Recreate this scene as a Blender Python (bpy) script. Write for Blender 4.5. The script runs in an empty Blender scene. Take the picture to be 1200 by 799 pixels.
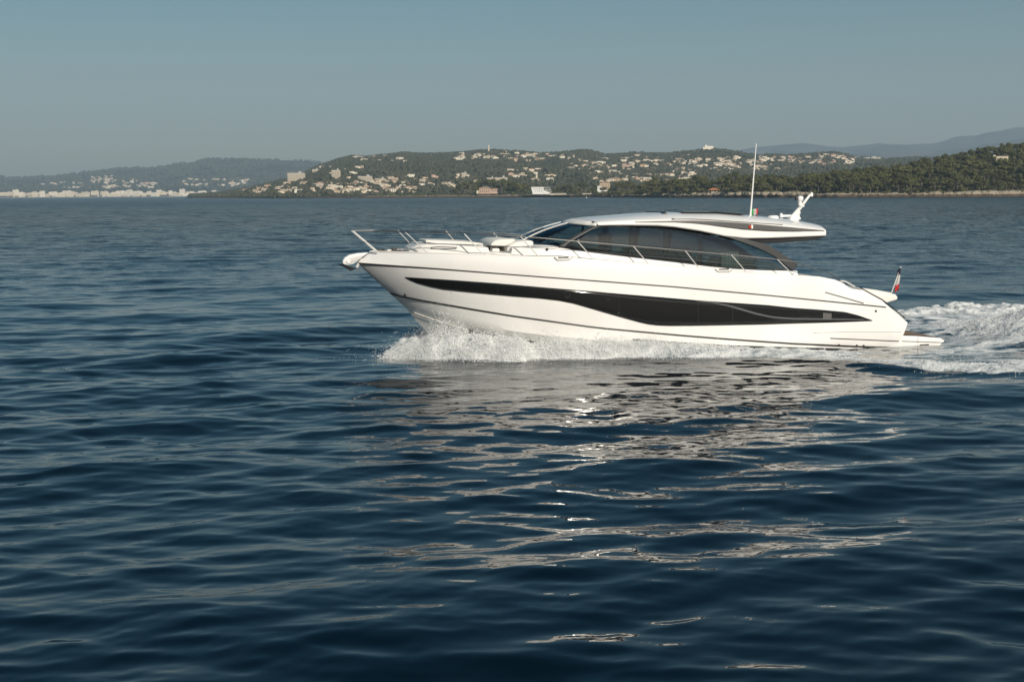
import bpy, bmesh, math, random
import numpy as np
from mathutils import Vector, Matrix
from mathutils.bvhtree import BVHTree

random.seed(7)
RNG = np.random.default_rng(7)
sc = bpy.context.scene
COL = sc.collection

# ------------------------------------------------------------------ camera
F, CX, CY = 1600.0, 600.0, 399.5            # focal length in photograph pixels, image centre
CAM_H = 5.3
PITCH = math.atan((399.5 - 227.0) / F)
ROLL = math.radians(-0.34)
fw = np.array([0.0, math.cos(PITCH), -math.sin(PITCH)])
_r0 = np.array([1.0, 0.0, 0.0])
_u0 = np.cross(_r0, fw)
RT = _r0 * math.cos(ROLL) + _u0 * math.sin(ROLL)
UP = np.cross(RT, fw)
CAM = np.array([0.0, 0.0, CAM_H])

cam_d = bpy.data.cameras.new('camera')
cam = bpy.data.objects.new('camera', cam_d)
COL.objects.link(cam)
m = Matrix.Identity(4)
for i in range(3):
    m[i][0], m[i][1], m[i][2], m[i][3] = RT[i], UP[i], -fw[i], CAM[i]
cam.matrix_world = m
cam_d.sensor_width = 36.0
cam_d.lens = 36.0 * F / 1200.0
cam_d.clip_start = 0.5
cam_d.clip_end = 60000.0
sc.camera = cam

# ------------------------------------------------------------------ light, sky, exposure
SUN_EL, SUN_AZ = math.radians(28.0), math.radians(27.0)   # azimuth measured from straight behind the camera, to the right
sun_dir = Vector((math.sin(SUN_AZ) * math.cos(SUN_EL), -math.cos(SUN_AZ) * math.cos(SUN_EL), math.sin(SUN_EL)))
world = bpy.data.worlds.new('World')
sc.world = world
world.use_nodes = True
wn = world.node_tree
bg = wn.nodes['Background']
sky = wn.nodes.new('ShaderNodeTexSky')
sky.sky_type = 'NISHITA'
sky.sun_disc = False
sky.sun_elevation = SUN_EL
sky.sun_rotation = math.pi - SUN_AZ
sky.air_density = 1.0
sky.dust_density = 1.2
sky.ozone_density = 1.0
hs = wn.nodes.new('ShaderNodeHueSaturation')
hs.inputs['Saturation'].default_value = 1.6
hs.inputs['Hue'].default_value = 0.482
wn.links.new(sky.outputs[0], hs.inputs['Color'])
wn.links.new(hs.outputs[0], bg.inputs['Color'])
bg.inputs['Strength'].default_value = 0.050

sun_l = bpy.data.lights.new('sun', 'SUN')
sun_l.energy = 5.0
sun_l.angle = math.radians(0.5)
sun_l.color = (1.0, 0.92, 0.80)
sun_o = bpy.data.objects.new('sun', sun_l)
COL.objects.link(sun_o)
sun_o.rotation_euler = (-sun_dir).to_track_quat('-Z', 'Y').to_euler()
sun_o.location = sun_dir * 200

vs = sc.view_settings
sc.display_settings.display_device = 'sRGB'
vs.view_transform = 'Standard'
vs.look = 'None'
vs.gamma = 1.0
vs.use_curve_mapping = False
vs.exposure = 0.07

sc.render.engine = 'CYCLES'
sc.cycles.use_denoising = True
sc.cycles.denoiser = 'OPENIMAGEDENOISE'
sc.cycles.max_bounces = 8
sc.cycles.transparent_max_bounces = 12
sc.cycles.volume_bounces = 0
sc.cycles.caustics_reflective = False
sc.cycles.caustics_refractive = False
sc.cycles.sample_clamp_indirect = 6.0

# ------------------------------------------------------------------ numpy helpers
def smooth(a, b, x):
    t = np.clip((x - a) / (b - a), 0, 1)
    return t * t * (3 - 2 * t)

def _hash(ix, iy, seed):
    h = (ix.astype(np.int64) * 374761393 + iy.astype(np.int64) * 668265263 + seed * 1442695041) & 0x7fffffff
    h = ((h ^ (h >> 13)) * 1274126177) & 0x7fffffff
    return ((h ^ (h >> 16)) & 0xffff) / 65535.0

def vnoise(x, y, seed=0):
    ix, iy = np.floor(x), np.floor(y)
    fx, fy = x - ix, y - iy
    fx = fx * fx * (3 - 2 * fx); fy = fy * fy * (3 - 2 * fy)
    a = _hash(ix, iy, seed); b = _hash(ix + 1, iy, seed)
    c = _hash(ix, iy + 1, seed); d = _hash(ix + 1, iy + 1, seed)
    return (a + (b - a) * fx) * (1 - fy) + (c + (d - c) * fx) * fy

def fbm(x, y, oct=4, seed=0, gain=0.5):
    s, a, n = 0, 1.0, 0
    for o in range(oct):
        s = s + a * vnoise(x, y, seed + o * 17); n += a
        a *= gain; x = x * 2.03 + 5.1; y = y * 2.03 + 1.7
    return s / n

def poly(pts, x):
    p = np.array(pts, float)
    return np.interp(x, p[:, 0], p[:, 1])

# ------------------------------------------------------------------ photograph rays to points in the place
def ray(x, y):
    return fw + RT * ((x - CX) / F) - UP * ((y - CY) / F)

def at_y(px, py, Y):
    D = ray(px, py)
    return CAM + D * (Y / D[1])

YAW = math.radians(12.0)                     # the yacht heads left and slightly towards the camera
P0 = np.array([14.55, 49.3, 0.0])
BD = np.array([-math.cos(YAW), -math.sin(YAW), 0.0])       # boat forward
BN = np.array([math.sin(YAW), -math.cos(YAW), 0.0])        # boat port
def to_boat(p):
    q = np.asarray(p) - P0
    return np.array([q @ BD, q @ BN, q[2]])
def trace(x, y, b):
    """point of the boat on the picture ray, b metres to port of its centre line (boat coordinates)"""
    D = ray(x, y)
    t = ((P0 + BN * b - CAM) @ BN) / (D @ BN)
    return to_boat(CAM + D * t)
def trace_f(x, y, bf):
    b = 2.0
    for _ in range(12):
        p = trace(x, y, b)
        b = bf(p[0])
    return trace(x, y, b)
def resample(pts, n, dens=None):
    p = np.array(pts, float)
    t = np.linspace(0, 1, len(p)) if dens is None else dens
    d = np.r_[0, np.cumsum(np.hypot(*np.diff(p, axis=0).T))]
    s = np.linspace(0, d[-1], n)
    return np.c_[np.interp(s, d, p[:, 0]), np.interp(s, d, p[:, 1])]

# ------------------------------------------------------------------ materials
def mat(name, color, rough=0.5, metal=0.0, spec=0.5, coat=0.0, noise=None, bump=None):
    """Principled material; noise=(scale, amount[, stretch]) varies the colour, bump=(scale, strength)"""
    m = bpy.data.materials.new(name)
    m.use_nodes = True
    nt = m.node_tree
    b = nt.nodes['Principled BSDF']
    b.inputs['Base Color'].default_value = (*color, 1)
    b.inputs['Roughness'].default_value = rough
    b.inputs['Metallic'].default_value = metal
    b.inputs['Specular IOR Level'].default_value = spec
    b.inputs['Coat Weight'].default_value = coat
    if noise or bump:
        tc = nt.nodes.new('ShaderNodeTexCoord')
    if noise:
        mp = nt.nodes.new('ShaderNodeMapping')
        if len(noise) > 2:
            mp.inputs['Scale'].default_value = noise[2]
        nt.links.new(tc.outputs['Object'], mp.inputs['Vector'])
        n = nt.nodes.new('ShaderNodeTexNoise')
        n.inputs['Scale'].default_value = noise[0]
        n.inputs['Detail'].default_value = 5
        nt.links.new(mp.outputs[0], n.inputs['Vector'])
        r = nt.nodes.new('ShaderNodeValToRGB')
        a = noise[1]
        r.color_ramp.elements[0].position = 0.3
        r.color_ramp.elements[1].position = 0.7
        r.color_ramp.elements[0].color = tuple(max(0, c * (1 - a)) for c in color) + (1,)
        r.color_ramp.elements[1].color = tuple(min(1, c * (1 + a)) for c in color) + (1,)
        nt.links.new(n.outputs['Fac'], r.inputs['Fac'])
        nt.links.new(r.outputs['Color'], b.inputs['Base Color'])
    if bump:
        n2 = nt.nodes.new('ShaderNodeTexNoise')
        n2.inputs['Scale'].default_value = bump[0]
        n2.inputs['Detail'].default_value = 4
        nt.links.new(tc.outputs['Object'], n2.inputs['Vector'])
        bp = nt.nodes.new('ShaderNodeBump')
        bp.inputs['Strength'].default_value = bump[1]
        bp.inputs['Distance'].default_value = 0.02
        nt.links.new(n2.outputs['Fac'], bp.inputs['Height'])
        nt.links.new(bp.outputs[0], b.inputs['Normal'])
    return m

def glass(name, tint, extra=0.06):
    m = bpy.data.materials.new(name)
    m.use_nodes = True
    nt = m.node_tree
    nt.nodes.remove(nt.nodes['Principled BSDF'])
    out = nt.nodes['Material Output']
    tr = nt.nodes.new('ShaderNodeBsdfTransparent'); tr.inputs[0].default_value = (*tint, 1)
    gl = nt.nodes.new('ShaderNodeBsdfGlossy'); gl.inputs['Roughness'].default_value = 0.02
    gl.inputs['Color'].default_value = (0.85, 0.95, 1.0, 1)
    fr = nt.nodes.new('ShaderNodeFresnel'); fr.inputs['IOR'].default_value = 1.5
    ad = nt.nodes.new('ShaderNodeMath'); ad.operation = 'ADD'; ad.inputs[1].default_value = extra
    mx = nt.nodes.new('ShaderNodeMixShader')
    nt.links.new(fr.outputs[0], ad.inputs[0])
    nt.links.new(ad.outputs[0], mx.inputs[0])
    nt.links.new(tr.outputs[0], mx.inputs[1])
    nt.links.new(gl.outputs[0], mx.inputs[2])
    nt.links.new(mx.outputs[0], out.inputs['Surface'])
    return m

GEL = mat('white_gelcoat', (0.84, 0.83, 0.80), 0.14, coat=0.4, noise=(0.9, 0.05, (0.6, 0.6, 0.25)))
GELM = mat('white_deck_moulding', (0.76, 0.74, 0.70), 0.35, noise=(2.0, 0.03))
NONSKID = mat('nonskid_deck', (0.62, 0.60, 0.55), 0.7, bump=(60, 0.2))
GREYM = mat('grey_moulding', (0.055, 0.058, 0.058), 0.45, spec=0.35)
CHAR = mat('charcoal_panel', (0.026, 0.028, 0.031), 0.5, spec=0.3)
BLACKG = mat('black_hull_glass', (0.010, 0.011, 0.011), 0.06, spec=0.55, bump=(2.2, 0.035))
DARKLINE = mat('dark_groove', (0.035, 0.034, 0.030), 0.5)
BOOT = mat('dark_boot_stripe', (0.022, 0.021, 0.018), 0.35)
ANTIF = mat('dark_antifouling', (0.030, 0.032, 0.036), 0.7)
STEEL = mat('polished_steel', (0.60, 0.59, 0.57), 0.5, metal=0.1)
RIM = mat('fairlead_grey', (0.22, 0.21, 0.20), 0.4)
RAILM = mat('rail_steel', (0.24, 0.235, 0.225), 0.25, metal=0.85)
STEELD = mat('dark_steel', (0.05, 0.05, 0.05), 0.35, metal=0.6)
CUSH = mat('cream_cushion', (0.72, 0.70, 0.65), 0.8, bump=(25, 0.15))
TEAK = mat('teak', (0.23, 0.15, 0.085), 0.6, noise=(3, 0.25, (8, 0.6, 1)))
SALON = mat('saloon_lining', (0.10, 0.095, 0.085), 0.6)
SALOND = mat('saloon_dark_trim', (0.010, 0.010, 0.011), 0.7, spec=0.2)
CURT = mat('curtain', (0.42, 0.41, 0.38), 0.9, noise=(9, 0.2, (6, 1, 0.1)))
WGLASS = glass('tinted_side_glass', (0.58, 0.66, 0.665), 0.03)
SGLASS = glass('windscreen_glass', (0.94, 0.97, 0.97), 0.01)
PLASTW = mat('white_plastic', (0.78, 0.78, 0.76), 0.35)
REDL = mat('red_lens', (0.55, 0.06, 0.02), 0.2, coat=0.5)
FGREEN = mat('flag_green', (0.02, 0.22, 0.06), 0.8)
FWHITE = mat('flag_white', (0.50, 0.50, 0.48), 0.8)  # white dimmed: the shadow the ensign hangs in is put into the colour
FRED = mat('flag_red', (0.50, 0.03, 0.025), 0.8)
FNAVY = mat('flag_navy', (0.008, 0.010, 0.025), 0.8)
FEMB = mat('flag_emblem', (0.20, 0.10, 0.05), 0.8)

# ------------------------------------------------------------------ mesh helpers
class MB:
    def __init__(s):
        s.v, s.f, s.mi = [], [], []
    def add(s, v, f, mi=0):
        o = len(s.v)
        s.v += [tuple(float(c) for c in p) for p in v]
        s.f += [tuple(i + o for i in q) for q in f]
        s.mi += [mi] * len(f)
    def grid(s, rows, mi=0, close=False):
        """rows: list of equally long point lists"""
        o = len(s.v); n = len(rows[0])
        for r in rows:
            s.v += [tuple(float(c) for c in p) for p in r]
        for i in range(len(rows) - 1):
            for j in range(n - 1 + (1 if close else 0)):
                k = (j + 1) % n
                s.f.append((o + i * n + j, o + i * n + k, o + (i + 1) * n + k, o + (i + 1) * n + j))
                s.mi.append(mi)
    def tube(s, pts, r, seg=8, mi=0, cap=True):
        pts = [Vector(p) for p in pts]
        rs = r if isinstance(r, (list, tuple)) else [r] * len(pts)
        rows = []
        for i, p in enumerate(pts):
            d = (pts[min(i + 1, len(pts) - 1)] - pts[max(i - 1, 0)]).normalized()
            a = Vector((0, 0, 1)) if abs(d.z) < 0.9 else Vector((1, 0, 0))
            u = d.cross(a).normalized(); w = d.cross(u)
            rows.append([p + u * (rs[i] * math.cos(t)) + w * (rs[i] * math.sin(t)) for t in [2 * math.pi * k / seg for k in range(seg)]])
        o = len(s.v)
        s.grid(rows, mi, close=True)
        if cap:
            s.f.append(tuple(o + k for k in range(seg))[::-1]); s.mi.append(mi)
            e = o + (len(rows) - 1) * seg
            s.f.append(tuple(e + k for k in range(seg))); s.mi.append(mi)
    def box(s, c, d, mi=0, rot=0.0):
        x, y, z = d[0] / 2, d[1] / 2, d[2] / 2
        cs, sn = math.cos(rot), math.sin(rot)
        v = []
        for sx in (-1, 1):
            for sy in (-1, 1):
                for sz in (-1, 1):
                    v.append((c[0] + sx * x * cs - sy * y * sn, c[1] + sx * x * sn + sy * y * cs, c[2] + sz * z))
        s.add(v, [(0, 1, 3, 2), (4, 6, 7, 5), (0, 4, 5, 1), (2, 3, 7, 6), (0, 2, 6, 4), (1, 5, 7, 3)], mi)
    def prism(s, prof, y0, y1, mi=0):
        """prof: list of (x, z) outline, spanned from y0 to y1"""
        n = len(prof)
        v = [(p[0], y0, p[1]) for p in prof] + [(p[0], y1, p[1]) for p in prof]
        f = [tuple(range(n)), tuple(range(2 * n - 1, n - 1, -1))]
        f += [(i, i + n, (i + 1) % n + n, (i + 1) % n) for i in range(n)]
        s.add(v, f, mi)
    def lathe(s, c, prof, seg=12, mi=0, axis='z'):
        rows = []
        for r, h in prof:
            row = []
            for k in range(seg):
                t = 2 * math.pi * k / seg
                a, b = r * math.cos(t), r * math.sin(t)
                p = (a, b, h) if axis == 'z' else ((h, a, b) if axis == 'x' else (a, h, b))
                row.append((c[0] + p[0], c[1] + p[1], c[2] + p[2]))
            rows.append(row)
        s.grid(rows, mi, close=True)
    def build(s, name, mats, parent=None, smooth_ang=35, bevel=0.0, recalc=True, weld=1e-4):
        me = bpy.data.meshes.new(name)
        me.from_pydata(s.v, [], s.f)
        if not isinstance(mats, (list, tuple)):
            mats = [mats]
        for mm in mats:
            me.materials.append(mm)
        me.polygons.foreach_set('material_index', s.mi)
        bm = bmesh.new(); bm.from_mesh(me)
        if weld:
            bmesh.ops.remove_doubles(bm, verts=bm.verts, dist=weld)
        if recalc:
            bmesh.ops.recalc_face_normals(bm, faces=bm.faces)
        if bevel:
            es = [e for e in bm.edges if len(e.link_faces) == 2 and e.calc_face_angle(0) > math.radians(40)]
            bmesh.ops.bevel(bm, geom=es, offset=bevel, segments=3, profile=0.5, affect='EDGES', clamp_overlap=True)
        if smooth_ang:
            for fc in bm.faces:
                fc.smooth = True
            for e in bm.edges:
                if len(e.link_faces) == 2 and e.calc_face_angle(0) > math.radians(smooth_ang):
                    e.smooth = False
        bm.to_mesh(me); bm.free()
        o = bpy.data.objects.new(name, me)
        COL.objects.link(o)
        if parent is not None:
            o.parent = parent
        return o

def np_mesh(name, v, quads, mats, mi=None, smooth_=True):
    me = bpy.data.meshes.new(name)
    v = np.asarray(v, np.float32); q = np.asarray(quads, np.int32)
    k = q.shape[1]
    me.vertices.add(len(v)); me.vertices.foreach_set('co', v.ravel())
    me.loops.add(q.size); me.loops.foreach_set('vertex_index', q.ravel())
    me.polygons.add(len(q)); me.polygons.foreach_set('loop_start', np.arange(0, q.size, k, dtype=np.int32))
    me.polygons.foreach_set('loop_total', np.full(len(q), k, np.int32))
    for mm in (mats if isinstance(mats, (list, tuple)) else [mats]):
        me.materials.append(mm)
    if mi is not None:
        me.polygons.foreach_set('material_index', np.asarray(mi, np.int32))
    if smooth_:
        me.polygons.foreach_set('use_smooth', np.ones(len(q), bool))
    me.update(calc_edges=True)
    return me

def link(name, me, parent=None):
    o = bpy.data.objects.new(name, me)
    COL.objects.link(o)
    if parent is not None:
        o.parent = parent
    return o

def tag(o, label=None, cat=None, group=None, kind=None):
    if label: o['label'] = label
    if cat: o['category'] = cat
    if group: o['group'] = group
    if kind: o['kind'] = kind
    return o

def empty(name, loc, rz=0.0):
    o = bpy.data.objects.new(name, None)
    o.empty_display_size = 0.5
    COL.objects.link(o)
    o.location = loc
    o.rotation_euler = (0, 0, rz)
    return o

def grid_quads(nr, nc):
    i = np.arange(nr - 1)[:, None] * nc + np.arange(nc - 1)[None, :]
    i = i.ravel()
    return np.c_[i, i + 1, i + nc + 1, i + nc]

# ================================================================== WATER
NW = 180
_lam = np.exp(RNG.uniform(np.log(0.24), np.log(9.0), NW))
_k = 2 * np.pi / _lam
_th = math.radians(104) + RNG.normal(0, 0.50, NW) * (0.65 + 0.5 * (_lam < 2.0))
_slope = 0.0112 * np.where(_lam < 0.5, 0.66, 1.0) * np.where(_lam > 3.0, 0.92, 1.0) * np.where((_lam > 0.5) & (_lam < 2.4), 1.0, 1.0)
_amp = _slope / _k
_ph = RNG.uniform(0, 2 * np.pi, NW)
_kx, _ky = np.cos(_th) * _k, np.sin(_th) * _k

def waves(x, y, sp=None, choppy=True):
    """height (and sideways shift) of the sea; sp = local mesh spacing, which drops the waves too short for it"""
    x = x.astype(np.float64); y = y.astype(np.float64)
    z = np.zeros_like(x); dx = np.zeros_like(x); dy = np.zeros_like(x)
    lx = (x - P0[0]) * BD[0] + (y - P0[1]) * BD[1]
    ly = (x - P0[0]) * BN[0] + (y - P0[1]) * BN[1]
    # the water close beside the hull is pressed flat by the wash
    lee = 1 - 0.6 * smooth(-5, 0, lx) * smooth(22, 17, lx) * smooth(1, 3, ly) * smooth(15, 7, ly)
    gust = 0.55 + 0.9 * fbm(x / 23.0 + 3, y / 31.0, 3, 91)
    for i in range(NW):
        p = _kx[i] * x + _ky[i] * y + _ph[i]
        a = _amp[i] * (gust if _lam[i] < 3 else 1.0)
        if _lam[i] > 0.8: a = a * lee
        if sp is not None:
            a = a * np.exp(-(sp * 2.1 / _lam[i]) ** 2)
        z += a * np.cos(p)
        if choppy:
            s = a * np.sin(p) * 0.8
            dx -= s * (_kx[i] / _k[i]); dy -= s * (_ky[i] / _k[i])
    return z, dx, dy

# footprint of the wash, in boat coordinates (x forward, y to port, mirrored to starboard)
OUT = [(-30, 15.5), (-10, 12.2), (-3, 10.6), (2.2, 9.4), (5.0, 7.4), (6.3, 5.6), (7.6, 4.6), (10.6, 4.1), (12.0, 3.6), (14.1, 3.4), (16.6, 3.3), (18.3, 2.6), (18.9, 1.7), (19.3, 0.8)]
def out_y(lx): return poly(OUT, lx)
HULLB = [(-30, 0.0), (-0.4, 0.0), (-0.35, 2.2), (0, 2.25), (8, 2.3), (12, 2.05), (15, 1.45), (17, 0.75), (18.3, 0.15), (19, 0.0), (25, 0.0)]
def hull_y(lx): return poly(HULLB, lx)

def wake_height(lx, ly):
    """smooth hump and hollow the hull leaves in the water"""
    ay = np.abs(ly)
    h = 0.92 * np.exp(-((lx + 6.8) / 3.1) ** 2 - (ay / 2.6) ** 2)
    h += 0.30 * np.exp(-((lx + 12) / 5.0) ** 2 - (ay / 3.5) ** 2)
    h -= 0.28 * np.exp(-((lx + 0.6) / 1.8) ** 2 - (ay / 1.9) ** 2)
    e = out_y(lx)
    h += 0.05 * np.exp(-((ay - e + 0.3) / 0.8) ** 2) * smooth(-14, 4, lx) * smooth(20.5, 17, lx)
    h -= 0.05 * np.exp(-((ay - e - 1.5) / 1.1) ** 2) * smooth(-14, 4, lx) * smooth(20.5, 17, lx)
    return h

def build_sea():
    r = [4.5]
    while r[-1] < 1500:
        r.append(r[-1] + max(0.045, 0.0028 * r[-1]))
    while r[-1] < 17000:
        r.append(r[-1] * 1.05)
    r = np.array(r)
    fine = np.arange(-36, 36.001, 0.13)
    coarse = np.arange(36 + 3, 324, 3.0)
    ang = np.radians(np.r_[fine, coarse, 324.0])
    asp = np.radians(np.r_[np.full(len(fine), 0.13), np.full(len(coarse) + 1, 3.0)])
    nr, nc = len(r), len(ang)
    A, R = np.meshgrid(ang, r)
    X = R * np.sin(A); Y = R * np.cos(A)
    drow = np.gradient(r)[:, None]
    sp = np.maximum(drow * np.abs(np.cos(A)) * 0.8, R * asp[None, :] * 0.9)
    z, dx, dy = waves(X.ravel(), Y.ravel(), sp.ravel())
    X = X.ravel() + dx; Y = Y.ravel() + dy
    lx = (X - P0[0]) * BD[0] + (Y - P0[1]) * BD[1]
    ly = (X - P0[0]) * BN[0] + (Y - P0[1]) * BN[1]
    near = R.ravel() < 140
    z = z + np.where(near, wake_height(lx, ly), 0)
    z = np.where(R.ravel() > 2500, 0, z)
    # lace of thin foam left on the water
    ay = np.abs(ly); e = out_y(lx)
    inside = smooth(0.2, -1.0, ay - e) * smooth(20.3, 17.5, lx)
    foam = inside * (0.35 + 0.65 * smooth(9, 0, lx))
    foam = np.where(near, foam, 0)
    v = np.c_[X, Y, z]
    q = grid_quads(nr, nc)
    c = len(v)
    v = np.r_[v, [[0, 0, 0]]]
    tri = np.c_[np.full(nc - 1, c), np.arange(1, nc), np.arange(nc - 1), np.arange(nc - 1)]
    me = np_mesh('sea', v, q[:, ::-1], WATER)
    at = me.attributes.new('foam', 'FLOAT', 'POINT')
    at.data.foreach_set('value', np.r_[foam, [0]].astype(np.float32))
    return tag(link('sea', me), kind='structure')

def water_material():
    m = bpy.data.materials.new('sea_water')
    m.use_nodes = True
    nt = m.node_tree
    L = nt.links.new
    b = nt.nodes['Principled BSDF']
    b.inputs['Base Color'].default_value = (0.0006, 0.0056, 0.0115, 1)
    b.inputs['Roughness'].default_value = 0.012
    b.inputs['IOR'].default_value = 1.333
    geo = nt.nodes.new('ShaderNodeNewGeometry')
    cd = nt.nodes.new('ShaderNodeVectorMath'); cd.operation = 'LENGTH'
    L(geo.outputs['Position'], cd.inputs[0])
    def noise(scale, stretch, detail=3, rough=0.55):
        mp = nt.nodes.new('ShaderNodeMapping')
        mp.inputs['Rotation'].default_value = (0, 0, math.radians(-14))
        mp.inputs['Scale'].default_value = stretch
        L(geo.outputs['Position'], mp.inputs['Vector'])
        n = nt.nodes.new('ShaderNodeTexNoise')
        n.inputs['Scale'].default_value = scale
        n.inputs['Detail'].default_value = detail
        n.inputs['Roughness'].default_value = rough
        L(mp.outputs[0], n.inputs['Vector'])
        return n
    n1 = noise(2.6, (0.55, 1.0, 1.0), 3)
    bp = nt.nodes.new('ShaderNodeBump')
    bp.inputs['Strength'].default_value = 0.16
    bp.inputs['Distance'].default_value = 0.035
    L(n1.outputs['Fac'], bp.inputs['Height'])
    # open water beyond the mesh's finest waves: longer chop as a bump
    n2 = noise(0.42, (0.45, 1.0, 1.0), 6, 0.62)
    far = nt.nodes.new('ShaderNodeMapRange')
    far.inputs['From Min'].default_value = 60; far.inputs['From Max'].default_value = 300
    far.inputs['To Min'].default_value = 0.0; far.inputs['To Max'].default_value = 1.0
    L(cd.outputs['Value'], far.inputs['Value'])
    bp2 = nt.nodes.new('ShaderNodeBump')
    bp2.inputs['Distance'].default_value = 1.9
    L(far.outputs[0], bp2.inputs['Strength'])
    L(n2.outputs['Fac'], bp2.inputs['Height'])
    L(bp.outputs[0], bp2.inputs['Normal'])
    L(bp2.outputs[0], b.inputs['Normal'])
    rr_ = nt.nodes.new('ShaderNodeMapRange')      # waves too small to be modelled out there
    rr_.inputs['From Min'].default_value = 80; rr_.inputs['From Max'].default_value = 900
    rr_.inputs['To Min'].default_value = 0.012; rr_.inputs['To Max'].default_value = 0.20
    L(cd.outputs['Value'], rr_.inputs['Value']); L(rr_.outputs[0], b.inputs['Roughness'])
    # thin foam
    at = nt.nodes.new('ShaderNodeAttribute'); at.attribute_name = 'foam'
    nf = noise(1.7, (0.6, 1, 1), 7, 0.68)
    nf2 = noise(0.55, (0.5, 1, 1), 3)
    ad = nt.nodes.new('ShaderNodeMath'); ad.operation = 'MULTIPLY_ADD'
    L(nf2.outputs['Fac'], ad.inputs[0]); ad.inputs[1].default_value = 0.6
    L(nf.outputs['Fac'], ad.inputs[2])
    ml = nt.nodes.new('ShaderNodeMath'); ml.operation = 'ADD'
    L(ad.outputs[0], ml.inputs[0])
    sc_ = nt.nodes.new('ShaderNodeMath'); sc_.operation = 'MULTIPLY'; sc_.inputs[1].default_value = 0.48
    L(at.outputs['Fac'], sc_.inputs[0]); L(sc_.outputs[0], ml.inputs[1])
    rp = nt.nodes.new('ShaderNodeMapRange')
    rp.inputs['From Min'].default_value = 1.22; rp.inputs['From Max'].default_value = 1.42
    L(ml.outputs[0], rp.inputs['Value'])
    gate = nt.nodes.new('ShaderNodeMath'); gate.operation = 'MULTIPLY'
    cl = nt.nodes.new('ShaderNodeMapRange'); cl.inputs['From Max'].default_value = 0.12
    L(at.outputs['Fac'], cl.inputs['Value'])
    L(rp.outputs[0], gate.inputs[0]); L(cl.outputs[0], gate.inputs[1])
    df = nt.nodes.new('ShaderNodeBsdfDiffuse'); df.inputs['Color'].default_value = (0.76, 0.78, 0.77, 1)
    mx = nt.nodes.new('ShaderNodeMixShader')
    L(gate.outputs[0], mx.inputs[0]); L(b.outputs[0], mx.inputs[1]); L(df.outputs[0], mx.inputs[2])
    L(mx.outputs[0], nt.nodes['Material Output'].inputs['Surface'])
    return m
WATER = water_material()
sea = build_sea()

# ================================================================== LAND
def earth_mat(name, cols, scale, rock=None, patch=None):
    """two or three ground colours broken up by noise"""
    m = bpy.data.materials.new(name); m.use_nodes = True
    nt = m.node_tree; L = nt.links.new
    b = nt.nodes['Principled BSDF']; b.inputs['Roughness'].default_value = 0.95
    b.inputs['Specular IOR Level'].default_value = 0.1
    geo = nt.nodes.new('ShaderNodeNewGeometry')
    n = nt.nodes.new('ShaderNodeTexNoise'); n.inputs['Scale'].default_value = scale; n.inputs['Detail'].default_value = 6
    L(geo.outputs['Position'], n.inputs['Vector'])
    r = nt.nodes.new('ShaderNodeValToRGB')
    e = r.color_ramp.elements
    e[0].position, e[1].position = 0.36, 0.64
    e[0].color = (*cols[0], 1); e[1].color = (*cols[1], 1)
    if len(cols) > 2:
        k = e.new(0.52); k.color = (*cols[2], 1)
    L(n.outputs['Fac'], r.inputs['Fac'])
    L(r.outputs['Color'], b.inputs['Base Color'])
    return m

def hill(name, ridge, yf, yr, mt, nu=260, nv=40, rough=6.0, back=0.5, z0=1.0, expo=0.8, seed=0, nscale=260.0):
    x0, x1 = ridge[0][0], ridge[-1][0]
    px = np.linspace(x0, x1, nu)
    vv = np.linspace(0, 1 + back, nv)
    V, Z = [], None
    rz = np.array([at_y(p, poly(ridge, p), yr(p))[2] for p in px])
    rx = [(p - 600.0) / F for p in px]
    for v in vv:
        for i, p in enumerate(px):
            Y = yf(p) + (yr(p) - yf(p)) * v
            X = rx[i] * Y
            s = (v ** expo) * (1 - 0.0 * v) if v <= 1 else max(0.0, 1 - 1.1 * ((v - 1) / back) ** 1.6)
            V.append((X, Y, z0 + (rz[i] - z0) * s))
    V = np.array(V)
    vn = np.repeat(np.clip(vv, 0, 1), nu)
    amp = rough * np.minimum(1, vn * 4) * (0.25 + 0.75 * np.minimum(1, np.abs(1 - np.repeat(vv, nu)) * 3))
    V[:, 2] += amp * (fbm(V[:, 0] / nscale, V[:, 1] / nscale, 4, seed) - 0.5) * 2
    me = np_mesh(name, V, grid_quads(nv, nu), mt)
    o = tag(link(name, me), kind='structure')
    return o, BVHTree.FromPolygons([tuple(v) for v in V], [tuple(q) for q in grid_quads(nv, nu)])

def ground_hit(bvh, px, py):
    D = ray(px, py)
    h = bvh.ray_cast(Vector(CAM), Vector(D).normalized())
    return h[0]
def ground_z(bvh, x, y):
    h = bvh.ray_cast(Vector((x, y, 3000)), Vector((0, 0, -1)))
    return h[0].z if h[0] is not None else None

SOIL_FAR = earth_mat('far_hillside', [(0.028, 0.036, 0.028), (0.062, 0.064, 0.046), (0.038, 0.044, 0.032)], 0.006)
SOIL_MID = earth_mat('mid_hillside', [(0.035, 0.045, 0.025), (0.080, 0.075, 0.045), (0.05, 0.055, 0.03)], 0.012)
ROCKY_MTN = earth_mat('mountain_slopes', [(0.03, 0.036, 0.03), (0.12, 0.115, 0.10), (0.055, 0.06, 0.05)], 0.0016)

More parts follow.
